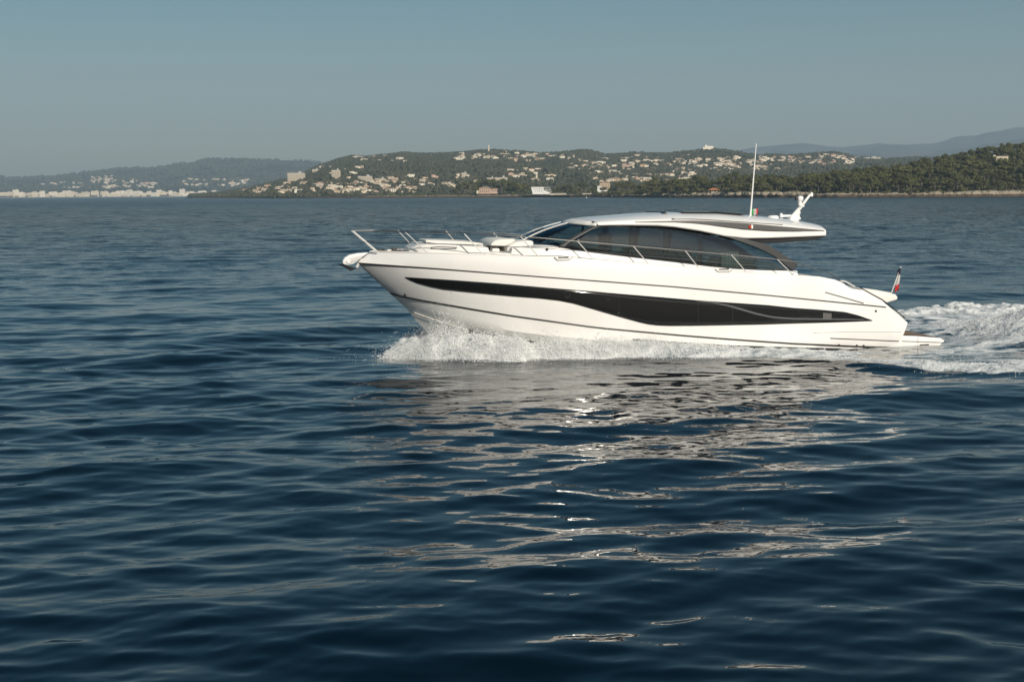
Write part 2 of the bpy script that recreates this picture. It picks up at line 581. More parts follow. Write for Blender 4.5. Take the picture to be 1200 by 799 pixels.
R_FAR = [(-520, 230.2), (-420, 226), (-330, 221), (-240, 216), (-120, 212), (-40, 206), (-10, 205), (2, 206), (15, 210), (37, 209), (70, 207), (107, 202), (125, 200), (155, 197), (185, 197.5), (207, 193), (235, 188.5), (250, 187), (262, 187), (300, 188), (342, 188), (360, 189.5), (377, 192), (410, 198), (450, 206), (520, 218), (600, 227)]
far_hill, BV_FAR = hill('far_hills', R_FAR, lambda p: 7000.0 if p < 250 else 7000 - (p - 250) * 3, lambda p: 9600.0, SOIL_FAR, 380, 44, rough=30, seed=3, nscale=900, expo=0.9)
R_MID = [(222, 230.6), (245, 228.6), (265, 226.2), (290, 222), (312, 217), (330, 213), (345, 209), (360, 203), (377, 195), (400, 187.5), (415, 184), (430, 185), (460, 182), (475, 180), (500, 181.5), (540, 180), (560, 178.3), (575, 177.6), (600, 178.5), (630, 181), (650, 180), (672, 178), (682, 176.6), (694, 177), (704, 180.2), (712, 182), (730, 181), (745, 179.7), (770, 181), (790, 180), (815, 177), (835, 175.5), (850, 176.5), (870, 179), (900, 182), (930, 183), (951, 181.5), (975, 179.6), (991, 183), (1010, 186), (1040, 187), (1075, 184.5), (1110, 187), (1150, 192), (1230, 200), (1320, 212)]
def mid_front(p): return 2250.0 + 250 * min(1, max(0, (p - 700) / 200)) + 1200 * min(1, max(0, (330 - p) / 110)) ** 1.5
def mid_ridge(p): return 3900.0 + 500 * min(1, max(0, (330 - p) / 110))
mid_hill, BV_MID = hill('wooded_hills', R_MID, mid_front, mid_ridge, SOIL_MID, 400, 56, rough=16, seed=11, nscale=300, expo=0.85)
R_MTN = [(640, 190), (690, 182), (710, 179.5), (740, 177.6), (775, 177.4), (820, 178.5), (861, 176), (880, 172), (897, 170), (920, 167.5), (939, 166), (955, 167.5), (969, 170), (985, 170.5), (1002, 169.3), (1018, 168.2), (1026, 167.2), (1038, 169.2), (1060, 170.6), (1089, 171), (1105, 167), (1113, 164), (1122, 162.3), (1140, 161.6), (1152, 158), (1165, 155.5), (1176, 152.5), (1186, 150.3), (1200, 150.2), (1225, 147), (1270, 152), (1340, 160), (1420, 175)]
hill('distant_mountains', R_MTN, lambda p: 11500.0, lambda p: 14500.0, ROCKY_MTN, 420, 60, rough=150, seed=23, nscale=1100, back=0.25, z0=20)
R_MTN2 = [(820, 190), (880, 184), (930, 181), (1000, 180), (1060, 179.5), (1100, 176), (1130, 174), (1150, 168.5), (1170, 166.5), (1200, 161), (1240, 158), (1300, 166), (1380, 185)]
hill('distant_foothills', R_MTN2, lambda p: 8800.0, lambda p: 10800.0, ROCKY_MTN, 240, 32, rough=45, seed=29, nscale=700, back=0.3, z0=20)

# ---------------- foliage
def leaf_mat(name, c0, c1, scale=0.5):
    m = bpy.data.materials.new(name); m.use_nodes = True
    nt = m.node_tree; L = nt.links.new
    b = nt.nodes['Principled BSDF']; b.inputs['Roughness'].default_value = 0.75
    b.inputs['Specular IOR Level'].default_value = 0.2
    geo = nt.nodes.new('ShaderNodeNewGeometry')
    n = nt.nodes.new('ShaderNodeTexNoise'); n.inputs['Scale'].default_value = scale; n.inputs['Detail'].default_value = 3
    L(geo.outputs['Position'], n.inputs['Vector'])
    oi = nt.nodes.new('ShaderNodeObjectInfo')
    mxv = nt.nodes.new('ShaderNodeMath'); mxv.operation = 'MULTIPLY_ADD'; mxv.inputs[1].default_value = 0.35
    L(oi.outputs['Random'], mxv.inputs[0]); L(n.outputs['Fac'], mxv.inputs[2])
    r = nt.nodes.new('ShaderNodeValToRGB')
    r.color_ramp.elements[0].position = 0.42; r.color_ramp.elements[1].position = 0.95
    r.color_ramp.elements[0].color = (*c0, 1); r.color_ramp.elements[1].color = (*c1, 1)
    L(mxv.outputs[0], r.inputs['Fac']); L(r.outputs['Color'], b.inputs['Base Color'])
    return m
PINE = leaf_mat('pine_needles', (0.052, 0.058, 0.020), (0.112, 0.112, 0.040), 0.35)
SHRUB = leaf_mat('shrub_leaves', (0.055, 0.065, 0.024), (0.14, 0.14, 0.055), 0.4)
FORESTM = leaf_mat('forest_leaves', (0.040, 0.045, 0.028), (0.095, 0.092, 0.055), 0.02)
FARFOREST = leaf_mat('far_forest_leaves', (0.028, 0.036, 0.026), (0.055, 0.062, 0.042), 0.01)
BARK = mat('pine_bark', (0.16, 0.125, 0.10), 0.9)

def leaf_cloud(centres, radii, per, size, rng, flat=0.7):
    """many small tilted leaf clumps spread through a set of lobes"""
    V, Q = [], []
    for c, r in zip(centres, radii):
        n = max(6, int(per * (r / np.mean(radii)) ** 2))
        d = rng.normal(size=(n, 3)); d /= np.linalg.norm(d, axis=1)[:, None]
        d[:, 2] = np.where(d[:, 2] < -0.3, -d[:, 2] * 0.6, d[:, 2])
        rad = r * rng.uniform(0.55, 1.08, n) ** 0.6
        p = c + d * rad[:, None] * np.array([1, 1, flat])
        for k in range(n):
            nn = d[k] + rng.normal(0, 0.45, 3); nn /= np.linalg.norm(nn)
            a = np.cross(nn, rng.normal(size=3)); a /= np.linalg.norm(a); b = np.cross(nn, a)
            s = size * rng.uniform(0.6, 1.35)
            o = len(V)
            V += [p[k] + a * s, p[k] + b * s * 0.8 + nn * 0.15 * s, p[k] - a * s * 0.9, p[k] - b * s * 0.85]
            Q.append((o, o + 1, o + 2, o + 3))
    return V, Q
def tree_meshes(kind, seed):
    rng = np.random.default_rng(seed)
    if kind == 'umbrella':
        H, W, nl = rng.uniform(11, 14), rng.uniform(6.5, 8.5), 17
        lobes = []
        for i in range(nl):
            t = rng.uniform(0, 2 * np.pi); q = math.sqrt(rng.uniform(0, 1)) * 0.82
            lobes.append((W * q * math.cos(t), W * q * math.sin(t) * 0.9, H * (0.56 + 0.36 * (1 - q * q) * rng.uniform(.5, 1)) + rng.normal(0, 0.4)))
        rad = rng.uniform(1.7, 2.9, nl); base = 0.5
    elif kind == 'round':
        H, W, nl = rng.uniform(10, 13), rng.uniform(5.0, 6.5), 20
        lobes = []
        for i in range(nl):
            t = rng.uniform(0, 2 * np.pi); z = rng.uniform(0.28, 0.95); q = math.sqrt(max(0.05, 1 - ((z - 0.55) / 0.5) ** 2)) * rng.uniform(0.3, 0.85)
            lobes.append((W * q * math.cos(t), W * q * math.sin(t), H * z))
        rad = rng.uniform(1.4, 2.5, nl); base = 0.45
    else:   # slender, ragged
        H, W, nl = rng.uniform(11, 15), rng.uniform(3.2, 4.4), 15
        lobes = []
        for i in range(nl):
            t = rng.uniform(0, 2 * np.pi); z = rng.uniform(0.35, 0.97); q = (1.1 - z) * rng.uniform(0.3, 1.2) + 0.1
            lobes.append((W * q * math.cos(t), W * q * math.sin(t), H * z))
        rad = rng.uniform(1.0, 1.9, nl); base = 0.4
    V, Q = leaf_cloud(np.array(lobes), rad, 62, 0.62, rng)
    crown = np_mesh('crown', V, Q, PINE, smooth_=False)
    b = MB()
    lean = rng.normal(0, 0.8, 2)
    top = np.array([lean[0], lean[1], H * base])
    b.tube([(0, 0, -1.5), (lean[0] * 0.3, lean[1] * 0.3, H * base * 0.5), tuple(top)], [0.38, 0.3, 0.22], 7)
    for c in lobes[::3]:
        b.tube([tuple(top - np.array([0, 0, rng.uniform(0, 2.2)])), tuple((top + np.array(c)) / 2 + np.array([0, 0, -0.5])), c], [0.17, 0.12, 0.05], 5)
    o = b.build('trunk', BARK)
    trunk = o.data
    bpy.data.objects.remove(o)
    return crown, trunk
KINDS = ['umbrella', 'round', 'slender']
TREES = {k: [tree_meshes(k, 40 + 10 * i + j) for j in range(4)] for i, k in enumerate(KINDS)}
DESC = {'umbrella': 'broad flat topped pine', 'round': 'bushy rounded pine', 'slender': 'slim ragged pine'}
def plant(x, y, z, kind, where, group, s=1.0, sink=0.0):
    cr, tr = random.choice(TREES[kind])
    root = empty('pine_tree', (x, y, z - sink), random.uniform(0, 6.28))
    root.scale = (s, s, s * random.uniform(0.92, 1.1))
    tag(root, f'{DESC[kind]} {where}', 'tree', f'{DESC[kind]}s {where}')
    c = link('crown', cr, root); t = link('trunk', tr, root)
    return root

# ---------------- the pine covered island on the right and the low headland left of it
R_ISL = [(560, 231.2), (640, 231.0), (672, 231), (692, 230), (705, 227), (730, 224), (780, 222), (830, 220), (880, 218.5), (930, 216), (960, 212), (1000, 207), (1040, 202), (1080, 195), (1110, 189), (1140, 184), (1170, 179), (1200, 175.5), (1240, 171), (1290, 174), (1350, 184), (1420, 200)]
def isl_front(p): return poly([(560, 2000), (700, 1680), (780, 1480), (880, 1320), (980, 1240), (1100, 1210), (1420, 1200)], p)
def isl_ridge(p): return isl_front(p) + poly([(560, 60), (720, 90), (880, 130), (980, 190), (1100, 280), (1420, 330)], p)
ROCKM = None
def rock_material():
    m = bpy.data.materials.new('shore_rock'); m.use_nodes = True
    nt = m.node_tree; L = nt.links.new
    b = nt.nodes['Principled BSDF']; b.inputs['Roughness'].default_value = 0.9
    b.inputs['Specular IOR Level'].default_value = 0.2
    geo = nt.nodes.new('ShaderNodeNewGeometry')
    sp = nt.nodes.new('ShaderNodeSeparateXYZ'); L(geo.outputs['Position'], sp.inputs[0])
    n = nt.nodes.new('ShaderNodeTexNoise'); n.inputs['Scale'].default_value = 0.35; n.inputs['Detail'].default_value = 6
    L(geo.outputs['Position'], n.inputs['Vector'])
    ad = nt.nodes.new('ShaderNodeMath'); ad.operation = 'MULTIPLY_ADD'; ad.inputs[1].default_value = 2.6
    L(n.outputs['Fac'], ad.inputs[0]); L(sp.outputs['Z'], ad.inputs[2])
    r = nt.nodes.new('ShaderNodeValToRGB')
    mr = nt.nodes.new('ShaderNodeMapRange'); mr.inputs['From Min'].default_value = 0; mr.inputs['From Max'].default_value = 10
    L(ad.outputs[0], mr.inputs['Value']); L(mr.outputs[0], r.inputs['Fac'])
    e = r.color_ramp.elements
    e[0].position = 0.0; e[0].color = (0.05, 0.038, 0.026, 1)
    e[1].position = 0.34; e[1].color = (0.085, 0.062, 0.042, 1)
    for p, c in ((0.40, (0.27, 0.225, 0.165)), (0.58, (0.36, 0.315, 0.24)), (0.68, (0.14, 0.13, 0.085)), (0.8, (0.06, 0.06, 0.032))):
        k = e.new(p); k.color = (*c, 1)
    L(r.outputs['Color'], b.inputs['Base Color'])
    return m
ROCKM = rock_material()
def shore_strip(name, pxs, front, height, depth, seed):
    """rocky bank rising out of the sea, displaced in three dimensions"""
    pxs = np.asarray(pxs)
    vv = np.r_[np.linspace(0, 1, 26)]
    V = []
    for v in vv:
        for p in pxs:
            Yf = front(p) - 4
            Y = Yf + depth * v
            X = (p - 600.0) / F * Y
            V.append((X, Y, 0))
    V = np.array(V)
    vn = np.repeat(vv, len(pxs)); pp = np.tile(pxs, len(vv))
    hh = np.array([height(p) for p in pp])
    wob = (fbm(V[:, 0] / 14.0, V[:, 1] / 60.0, 4, seed) - 0.5) * 0.35
    prof = smooth(0.02, 0.30, vn + wob * 0.6)
    cell = fbm(V[:, 0] / 5.0, V[:, 1] / 4.0, 4, seed + 3, 0.6)
    step = np.floor(cell * 4) / 4
    V[:, 2] = -1.2 + prof * (hh + 1.2) * (0.55 + 0.55 * step + 0.3 * cell) + (smooth(0.3, 1.0, vn)) * hh * 0.25
    V[:, 0] += (fbm(V[:, 0] / 3.0, V[:, 1] / 3.0, 3, seed + 9) - 0.5) * 1.6
    V[:, 1] += (fbm(V[:, 0] / 6.0 + 31, V[:, 1] / 6.0, 3, seed + 5) - 0.5) * 5.0
    V[:, 2] += (fbm(V[:, 0] / 1.3 + 7, V[:, 1] / 1.3, 2, seed + 6) - 0.5) * 1.5 * prof
    me = np_mesh(name, V, grid_quads(len(vv), len(pxs)), ROCKM, smooth_=False)
    return tag(link(name, me), kind='structure')
ISL_SOIL = earth_mat('pine_wood_floor', [(0.03, 0.03, 0.018), (0.07, 0.062, 0.035), (0.04, 0.042, 0.022)], 0.06)
isl, BV_ISL = hill('pine_island', R_ISL, lambda p: isl_front(p) + 6, isl_ridge, ISL_SOIL, 300, 40, rough=2.5, seed=41, nscale=60, back=0.6, z0=2.8, expo=1.0)
shore_strip('rocky_shore', np.arange(668, 1400, 0.55), isl_front, lambda p: poly([(668, 1.6), (700, 2.4), (780, 3.6), (835, 3.8), (870, 5.2), (930, 5.6), (950, 3.4), (1000, 3.2), (1080, 3.0), (1095, 4.0), (1110, 3.6), (1140, 4.4), (1400, 4.6)], p), 20.0, 5)
def head_front(p): return poly([(225, 2900), (330, 2350), (430, 2050), (560, 1950), (640, 1850), (700, 1760), (730, 1720)], p)
shore_strip('low_rocky_coast', np.arange(228, 715, 0.8), head_front, lambda p: poly([(228, 1.5), (400, 1.8), (430, 2.2), (640, 2.6), (720, 2.6)], p), 26.0, 8)
R_HEAD = [(225, 230.4), (330, 228.3), (430, 228.0), (480, 226.5), (540, 225.5), (600, 225), (660, 225.8), (715, 226.6), (740, 228)]
head, BV_HEAD = hill('low_headland', R_HEAD, lambda p: head_front(p) + 14, lambda p: head_front(p) + 240, ISL_SOIL, 200, 20, rough=0.8, seed=51, nscale=50, back=0.8, z0=2.0, expo=0.8)

def hill_py(ridge, px, f0): return poly(ridge, px)
# individual pines: (photo column, how far up the slope 0..1)
n_tree = 0
def pine_at(px, v, kind, where, group, s=1.0, front=None, ridge_y=None, bv=None):
    Y = front(px) + (ridge_y(px) - front(px)) * v
    X = (px - 600.0) / F * Y
    z = ground_z(bv, X, Y)
    if z is None: return None
    return plant(X, Y, z - 0.3, kind, where, group, s, 3.2 * s if v > 0.55 and px > 900 else 0.0)
IF = lambda p: isl_front(p) + 9
rows_ = [  # v, px from, px to, count, smallest and largest scale
    (0.03, 703, 1235, 50, 0.62, 1.0), (0.16, 712, 1240, 44, 0.8, 1.12), (0.30, 735, 1245, 40, 0.85, 1.15), (0.46, 780, 1250, 34, 0.85, 1.15),
    (0.62, 900, 1250, 26, 0.85, 1.15), (0.80, 950, 1255, 26, 0.85, 1.1), (0.92, 1060, 1258, 26, 0.85, 1.1), (1.0, 720, 1100, 26, 0.8, 1.05), (1.02, 1100, 1262, 22, 0.75, 1.0)]
for v, a, b_, n_, s0, s1 in rows_:
    for i in range(n_):
        px = a + (b_ - a) * (i + 0.5 + random.uniform(-0.42, 0.42)) / n_
        if v < 0.2 and 822 < px < 850: continue           # clearing at the hut
        if v < 0.62 and 1156 < px < 1187 and v > 0.4: continue   # opening before the cream villa
        zone = 'along the island shore' if v < 0.1 else ('crowning the island hill' if v >= 0.8 and px > 950 else ('on the low end of the island' if px < 900 else 'on the island slope'))
        kind = random.choices(KINDS, [0.48, 0.46, 0.06])[0]
        sc_ = random.uniform(s0, s1) * 1.12 * (0.78 if px < 760 else 1.0) * (0.9 if v > 0.7 and px > 950 else 1.0)
        if pine_at(px, min(v + random.uniform(-0.04, 0.06), 1.05), kind, zone, None, sc_, IF, isl_ridge, BV_ISL): n_tree += 1
# dense clumps in front of the hills between the villas
HF = lambda p: head_front(p) + 16
HR = lambda p: head_front(p) + 240
for px, v, kind, s in [(540, .30, 'round', .9), (546, .35, 'umbrella', 1.0), (553, .4, 'round', 1.0), (561, .5, 'round', 1.1), (568, .55, 'umbrella', 1.15), (575, .5, 'umbrella', 1.1), (583, .5, 'round', 1.0), (589, .45, 'umbrella', 1.1), (594, .3, 'round', .9), (599, .35, 'umbrella', 1.0), (604, .3, 'round', 1.0), (609, .25, 'round', .95), (613, .3, 'umbrella', .9), (617, .2, 'round', .75), (535, .2, 'round', .6)]:
    if pine_at(px, v, kind, 'behind the pink villa', None, s * 1.45, HF, HR, BV_HEAD): n_tree += 1
for px, v, kind, s in [(650, .3, 'round', .55), (655, .25, 'round', .7), (660, .3, 'round', .8), (665, .3, 'umbrella', .85), (670, .3, 'round', .75), (674, .25, 'round', .7), (678, .3, 'round', .6), (683, .4, 'umbrella', 1.05), (690, .2, 'round', .5), (697, .3, 'round', .9)]:
    if pine_at(px, v, kind, 'between the two white villas', None, s * 1.3, HF, HR, BV_HEAD): n_tree += 1

# undergrowth: shrubs nobody could count, under and between the pines
rng = np.random.default_rng(77)
cs, rs = [], []
for i in range(1500):
    px = rng.uniform(700, 1260); v = rng.uniform(0.0, 1.0) ** 1.6
    Y = IF(px) + (isl_ridge(px) - IF(px)) * v; X = (px - 600) / F * Y
    z = ground_z(BV_ISL, X, Y)
    if z is None: continue
    if 824 < px < 848 and v < 0.12: continue
    r = rng.uniform(1.0, 2.6); cs.append((X, Y, z + r * 0.35)); rs.append(r)
for i in range(420):
    px = rng.uniform(440, 705); v = rng.uniform(0, 1) ** 1.5 * 0.8
    if 626 < px < 650 and v < .3: continue
    if 553 < px < 592 and v < .2: continue
    Y = HF(px) + (HR(px) - HF(px)) * v; X = (px - 600) / F * Y
    z = ground_z(BV_HEAD, X, Y)
    if z is None: continue
    r = rng.uniform(0.8, 2.0); cs.append((X, Y, z + r * 0.3)); rs.append(r)
V, Q = leaf_cloud(np.array(cs), np.array(rs), 26, 0.55, rng)
tag(link('undergrowth', np_mesh('undergrowth', V, Q, SHRUB, smooth_=False)), 'dark green shrubs and undergrowth beneath the pines', 'undergrowth', kind='stuff')

# forest masses on the far hills: small ragged crowns
def blob_forest(name, bvh, n, pxr, yfun, size, mt, seed, keep=None, clear=True):
    rng = np.random.default_rng(seed)
    ico = bmesh.new(); bmesh.ops.create_icosphere(ico, subdivisions=1, radius=1.0)
    iv = np.array([v.co[:] for v in ico.verts]); it = np.array([[v.index for v in f.verts] for f in ico.faces]); ico.free()
    P = []
    for i in range(n):
        px = rng.uniform(*pxr); v = rng.uniform(0, 1) ** 0.8
        y0, y1 = yfun(px); Y = y0 + (y1 - y0) * v * 1.03; X = (px - 600) / F * Y
        if keep is not None and fbm(np.array([X / 170.0]), np.array([Y / 170.0]), 3, seed)[0] < keep: continue
        if clear:
            dx = HP[:, 0] - X; dy = HP[:, 1] - Y
            if (((np.abs(dx) < 5 + size) & (dy > -8) & (dy < 24))).any(): continue
        z = ground_z(bvh, X, Y)
        if z is None: continue
        P.append((X, Y, z))
    P = np.array(P); k = len(P)
    S = size * rng.uniform(0.55, 1.25, k)
    jit = rng.uniform(0.72, 1.28, (k, len(iv), 1))
    V = P[:, None, :] + iv[None] * jit * S[:, None, None] * np.array([1, 1, 0.9]) + np.array([0, 0, 0.45]) * S[:, None, None]
    T = it[None] + (np.arange(k) * len(iv))[:, None, None]
    return link(name, np_mesh(name, V.reshape(-1, 3), T.reshape(-1, 3), mt, smooth_=False))
# ---------------- buildings
WALLC = {'white': (0.78, 0.71, 0.58), 'cream': (0.64, 0.55, 0.41), 'ochre': (0.50, 0.38, 0.25), 'pink': (0.52, 0.37, 0.28), 'grey': (0.42, 0.41, 0.38)}
WALLM = {k: mat('wall_' + k, v, 0.85, noise=(0.3, 0.06)) for k, v in WALLC.items()}
ROOFM = {'tiled': mat('terracotta_tiles', (0.33, 0.21, 0.14), 0.85, noise=(0.6, 0.2)), 'brown': mat('brown_tiles', (0.24, 0.17, 0.12), 0.85, noise=(0.6, 0.2)), 'flat': mat('flat_roof', (0.42, 0.40, 0.36), 0.9)}
WINM = mat('window_pane', (0.025, 0.03, 0.035), 0.15)
SHUT = mat('shutter_paint', (0.10, 0.13, 0.12), 0.6)
ORANGE = mat('orange_tiles', (0.40, 0.155, 0.06), 0.8, noise=(0.5, 0.2))
def hip(b, w, d, h, rh, ov, mi, x=0, y=0):
    v = [(x - w / 2 - ov, y - d / 2 - ov, h), (x + w / 2 + ov, y - d / 2 - ov, h), (x + w / 2 + ov, y + d / 2 + ov, h), (x - w / 2 - ov, y + d / 2 + ov, h)]
    if w >= d: t = [(x - (w - d) / 2 * 0.9, y, h + rh), (x + (w - d) / 2 * 0.9, y, h + rh)]
    else: t = [(x, y, h + rh), (x, y, h + rh + 0.01)]
    b.add(v + t, [(0, 1, 5, 4), (2, 3, 4, 5), (1, 2, 5), (3, 0, 4), (3, 2, 1, 0)], mi)
def house_mesh(col, roof, w, d, h, wing, seed):
    rg = random.Random(seed)
    b = MB()
    b.box((0, 0, h / 2 - 2), (w, d, h + 4), 0)
    ov = 0.4
    if roof == 'flat': b.box((0, 0, h + 0.15), (w + 0.5, d + 0.5, 0.35), 1)
    else: hip(b, w, d, h, h * 0.30, ov, 1)
    if wing:
        w2, h2 = w * 0.55, h * 0.62
        x2 = (w + w2) / 2 - 0.05
        b.box((x2, -0.6, h2 / 2 - 2), (w2, d * 0.8, h2 + 4), 0)
        if roof == 'flat': b.box((x2, -0.6, h2 + 0.15), (w2 + .4, d * 0.8 + .4, 0.3), 1)
        else: hip(b, w2, d * 0.8, h2, h * 0.22, ov, 1, x2, -0.6)
    for f_ in range(max(1, int(h // 2.8))):
        n_ = max(2, int(w // 3.2))
        for i in range(n_):
            if rg.random() < 0.2: continue
            b.box((-w / 2 + w * (i + 0.5) / n_, -d / 2 - 0.02, 1.5 + f_ * 2.8), (1.2, 0.12, 1.5), 2)
    o = b.build('house', [WALLM[col], ROOFM[roof], WINM], smooth_ang=0)
    me = o.data; bpy.data.objects.remove(o)
    return me
HOUSES = []
for i, (col, roof) in enumerate([('white', 'tiled'), ('white', 'flat'), ('cream', 'tiled'), ('cream', 'brown'), ('ochre', 'tiled'), ('white', 'brown'), ('pink', 'tiled'), ('cream', 'flat')]):
    for wing in (0, 1):
        HOUSES.append((col, roof, wing, house_mesh(col, roof, [11, 14, 12, 10, 13, 16, 11, 15][i], 9, [5.8, 6.2, 5.4, 6, 5.6, 5.8, 6.5, 6.0][i], wing, i)))
RN = {'tiled': 'clay roofed', 'brown': 'brown roofed', 'flat': 'flat roofed'}
def house_at(px, py, zone, group, s=1.0, bv=None, pick=None):
    g = ground_hit(bv or BV_MID, px, py)
    if g is None: return None
    col, roof, wing, me = pick or random.choices(HOUSES, [3 if h[0] in ('white',) else 2 if h[0] == 'cream' else 1 for h in HOUSES])[0]
    o = link('house', me)
    o.location = (g.x, g.y, g.z - 0.5)
    o.scale = (s, s, s)
    o.rotation_euler = (0, 0, random.uniform(-0.5, 0.7))
    tag(o, f'{col} {"L shaped " if wing else ""}{RN[roof]} house {zone}', 'house', f'{col} {"L shaped " if wing else ""}{RN[roof]} houses {zone}')
    return o
ZONES = [  # zone phrase, px range, py range, count, scale
    ('on the low wooded point left of the slab block', (285, 335), (216, 227), 24, 0.95),
    ('below the grey slab block', (330, 392), (214, 227), 22, 1.0),
    ('above the two apartment blocks', (372, 420), (194, 206), 7, 1.0),
    ('near the shore under the round topped hill', (395, 480), (209, 227), 40, 1.0),
    ('on the crest above the apartment blocks', (412, 500), (181, 191), 16, 1.05),
    ('on the crest around the lighthouse', (535, 615), (178.5, 189), 26, 1.05),
    ('on the lower slope behind the pink villa', (480, 560), (206, 222), 14, 1.0),
    ('on the slope behind the big white villa', (596, 650), (199, 213), 14, 1.05),
    ('on the crest left of the wooded knoll', (620, 672), (181, 190), 15, 1.05),
    ('on the upper slope below the wooded knoll', (668, 720), (182, 200), 18, 1.05),
    ('on the middle slope above the small white villa', (695, 760), (192, 214), 30, 1.05),
    ('on the upper slope left of the white dome', (730, 800), (182, 196), 24, 1.1),
    ('on the slope below the white dome', (790, 860), (187, 204), 28, 1.1),
    ('on the slope above the low end of the island', (757, 812), (197, 215), 18, 1.05),
    ('on the slope behind the tall antenna', (850, 930), (184, 200), 34, 1.1),
    ('on the right hand ridge before the blue mountains', (930, 1000), (182, 194), 36, 1.1)]
for zone, xr, yr, n_, s in ZONES:
    for i in range(round(n_ * 0.80)):
        px = random.uniform(*xr); py = random.uniform(*yr)
        py = max(py, poly(R_MID, px) + 1.2)
        house_at(px, py, zone, None, s * 0.86 * random.uniform(0.75, 1.2))

# the rest of the houses, too many and too small to set down one by one
HV, HQ, HM = [], [], []
for zone, xr, yr, n_, s in ZONES:
    for i in range(round(n_ * 1.5)):
        px = random.uniform(xr[0] - 8, xr[1] + 8); py = max(random.uniform(*yr), poly(R_MID, px) + 1.2)
        g = ground_hit(BV_MID, px, py)
        if g is None: continue
        me = random.choice(HOUSES)[3]; s_ = s * random.uniform(0.45, 0.72); a_ = random.uniform(-.5, .7)
        co = np.empty(len(me.vertices) * 3); me.vertices.foreach_get('co', co); co = co.reshape(-1, 3) * s_
        co = np.c_[co[:, 0] * math.cos(a_) - co[:, 1] * math.sin(a_) + g.x, co[:, 0] * math.sin(a_) + co[:, 1] * math.cos(a_) + g.y, co[:, 2] + g.z - .3]
        o_ = len(HV); HV += [tuple(c) for c in co]
        for p_ in me.polygons:
            HQ.append(tuple(k + o_ for k in p_.vertices)); HM.append([WALLM['cream'], ROOFM['tiled'], WINM][min(2, p_.material_index)].name)
me = bpy.data.meshes.new('scattered_houses'); me.from_pydata(HV, [], HQ)
for m_ in (WALLM['cream'], ROOFM['tiled'], WINM): me.materials.append(m_)
me.polygons.foreach_set('material_index', [[WALLM['cream'].name, ROOFM['tiled'].name, WINM.name].index(k) for k in HM])
tag(link('scattered_houses', me), 'countless smaller cream houses strewn among the trees of the wooded hills', 'houses', kind='stuff')

# far town: pale blocks along the waterfront and villages on the hazy slopes
def block_mesh(col, w, d, h, seed):
    b = MB()
    b.box((0, 0, h / 2), (w, d, h), 0)
    b.box((0, 0, h + 0.3), (w + 0.6, d + 0.6, 0.6), 1)
    b.box((w * 0.2, 0, h + 1.4), (w * 0.22, d * 0.4, 1.8), 0)
    for f_ in range(int(h // 3.2)):
        b.box((0, -d / 2 - 0.05, 1.7 + f_ * 3.2), (w * 0.88, 0.3, 1.0), 2)
    o = b.build('block', [WALLM[col], ROOFM['flat'], WINM2], smooth_ang=0)
    me = o.data; bpy.data.objects.remove(o); return me
WINM2 = mat('far_window_band', (0.30, 0.29, 0.27), 0.5)
BLK = [('white', block_mesh('white', 46, 16, 22, 1), 'long white'), ('white', block_mesh('white', 26, 18, 30, 2), 'tall white'), ('cream', block_mesh('cream', 36, 16, 18, 3), 'cream'), ('cream', block_mesh('cream', 60, 18, 15, 4), 'long low cream'), ('white', block_mesh('white', 20, 16, 16, 5), 'small white')]
def town_block(px, Y, z, s, zone):
    col, me, dsc = random.choices(BLK, [2, 2, 3, 3, 2])[0]
    o = link('waterfront_block', me); X = (px - 600) / F * Y
    o.location = (X, Y, z); o.scale = (s, s, s * random.uniform(0.8, 1.15)); o.rotation_euler = (0, 0, random.uniform(-.25, .25))
    tag(o, f'{dsc} building block {zone}', 'building', f'{dsc} blocks {zone}')
for i in range(120):
    px = -8 + 300 * (i / 120.0) + random.uniform(-2, 2)
    if px > 268 and random.random() < 0.5: continue
    Y = random.uniform(6750, 6980)
    z = 2.0 if random.random() < .65 else 9
    town_block(px, Y, z, random.uniform(0.7, 1.15) * (1.0 if px < 180 else 0.85), 'on the far white waterfront' if px < 130 else 'on the far right end of the pale waterfront')
FZ = [('in the hill village above the far waterfront', (105, 132), (207.5, 215), 26, 1.5), ('on the hazy slope left of the hill village', (50, 102), (214, 221), 24, 1.4), ('on the hazy slope right of the hill village', (120, 160), (210, 221), 30, 1.4), ('in the stepped cluster below the far hills', (162, 182), (215, 221), 14, 1.7), ('on the far slope above the pale waterfront end', (215, 290), (210, 219), 46, 1.35), ('on the top of the far left hill', (0, 14), (207.5, 213), 10, 1.3)]
n_far = 0
for zone, xr, yr, n_, s in FZ:
    for i in range(round(n_ * 1.6)):
        px, py = random.uniform(*xr), random.uniform(*yr)
        o = house_at(px, py, zone, None, s * random.uniform(0.7, 1.2), BV_FAR)
        if o: o.name = 'far_house'; o['category'] = 'village house'
# low sandy shore under the far town
V = []
pxs = np.linspace(-60, 330, 120)
for Y, z in ((6680, -0.5), (6700, 2.0), (6760, 2.2), (7080, 3.0)):
    for p in pxs: V.append(((p - 600) / F * Y, Y, z))
tag(link('far_beach', np_mesh('far_beach', np.array(V), grid_quads(4, len(pxs)), earth_mat('pale_sand', [(0.36, 0.32, 0.25), (0.45, 0.41, 0.34)], 0.02))), kind='structure')

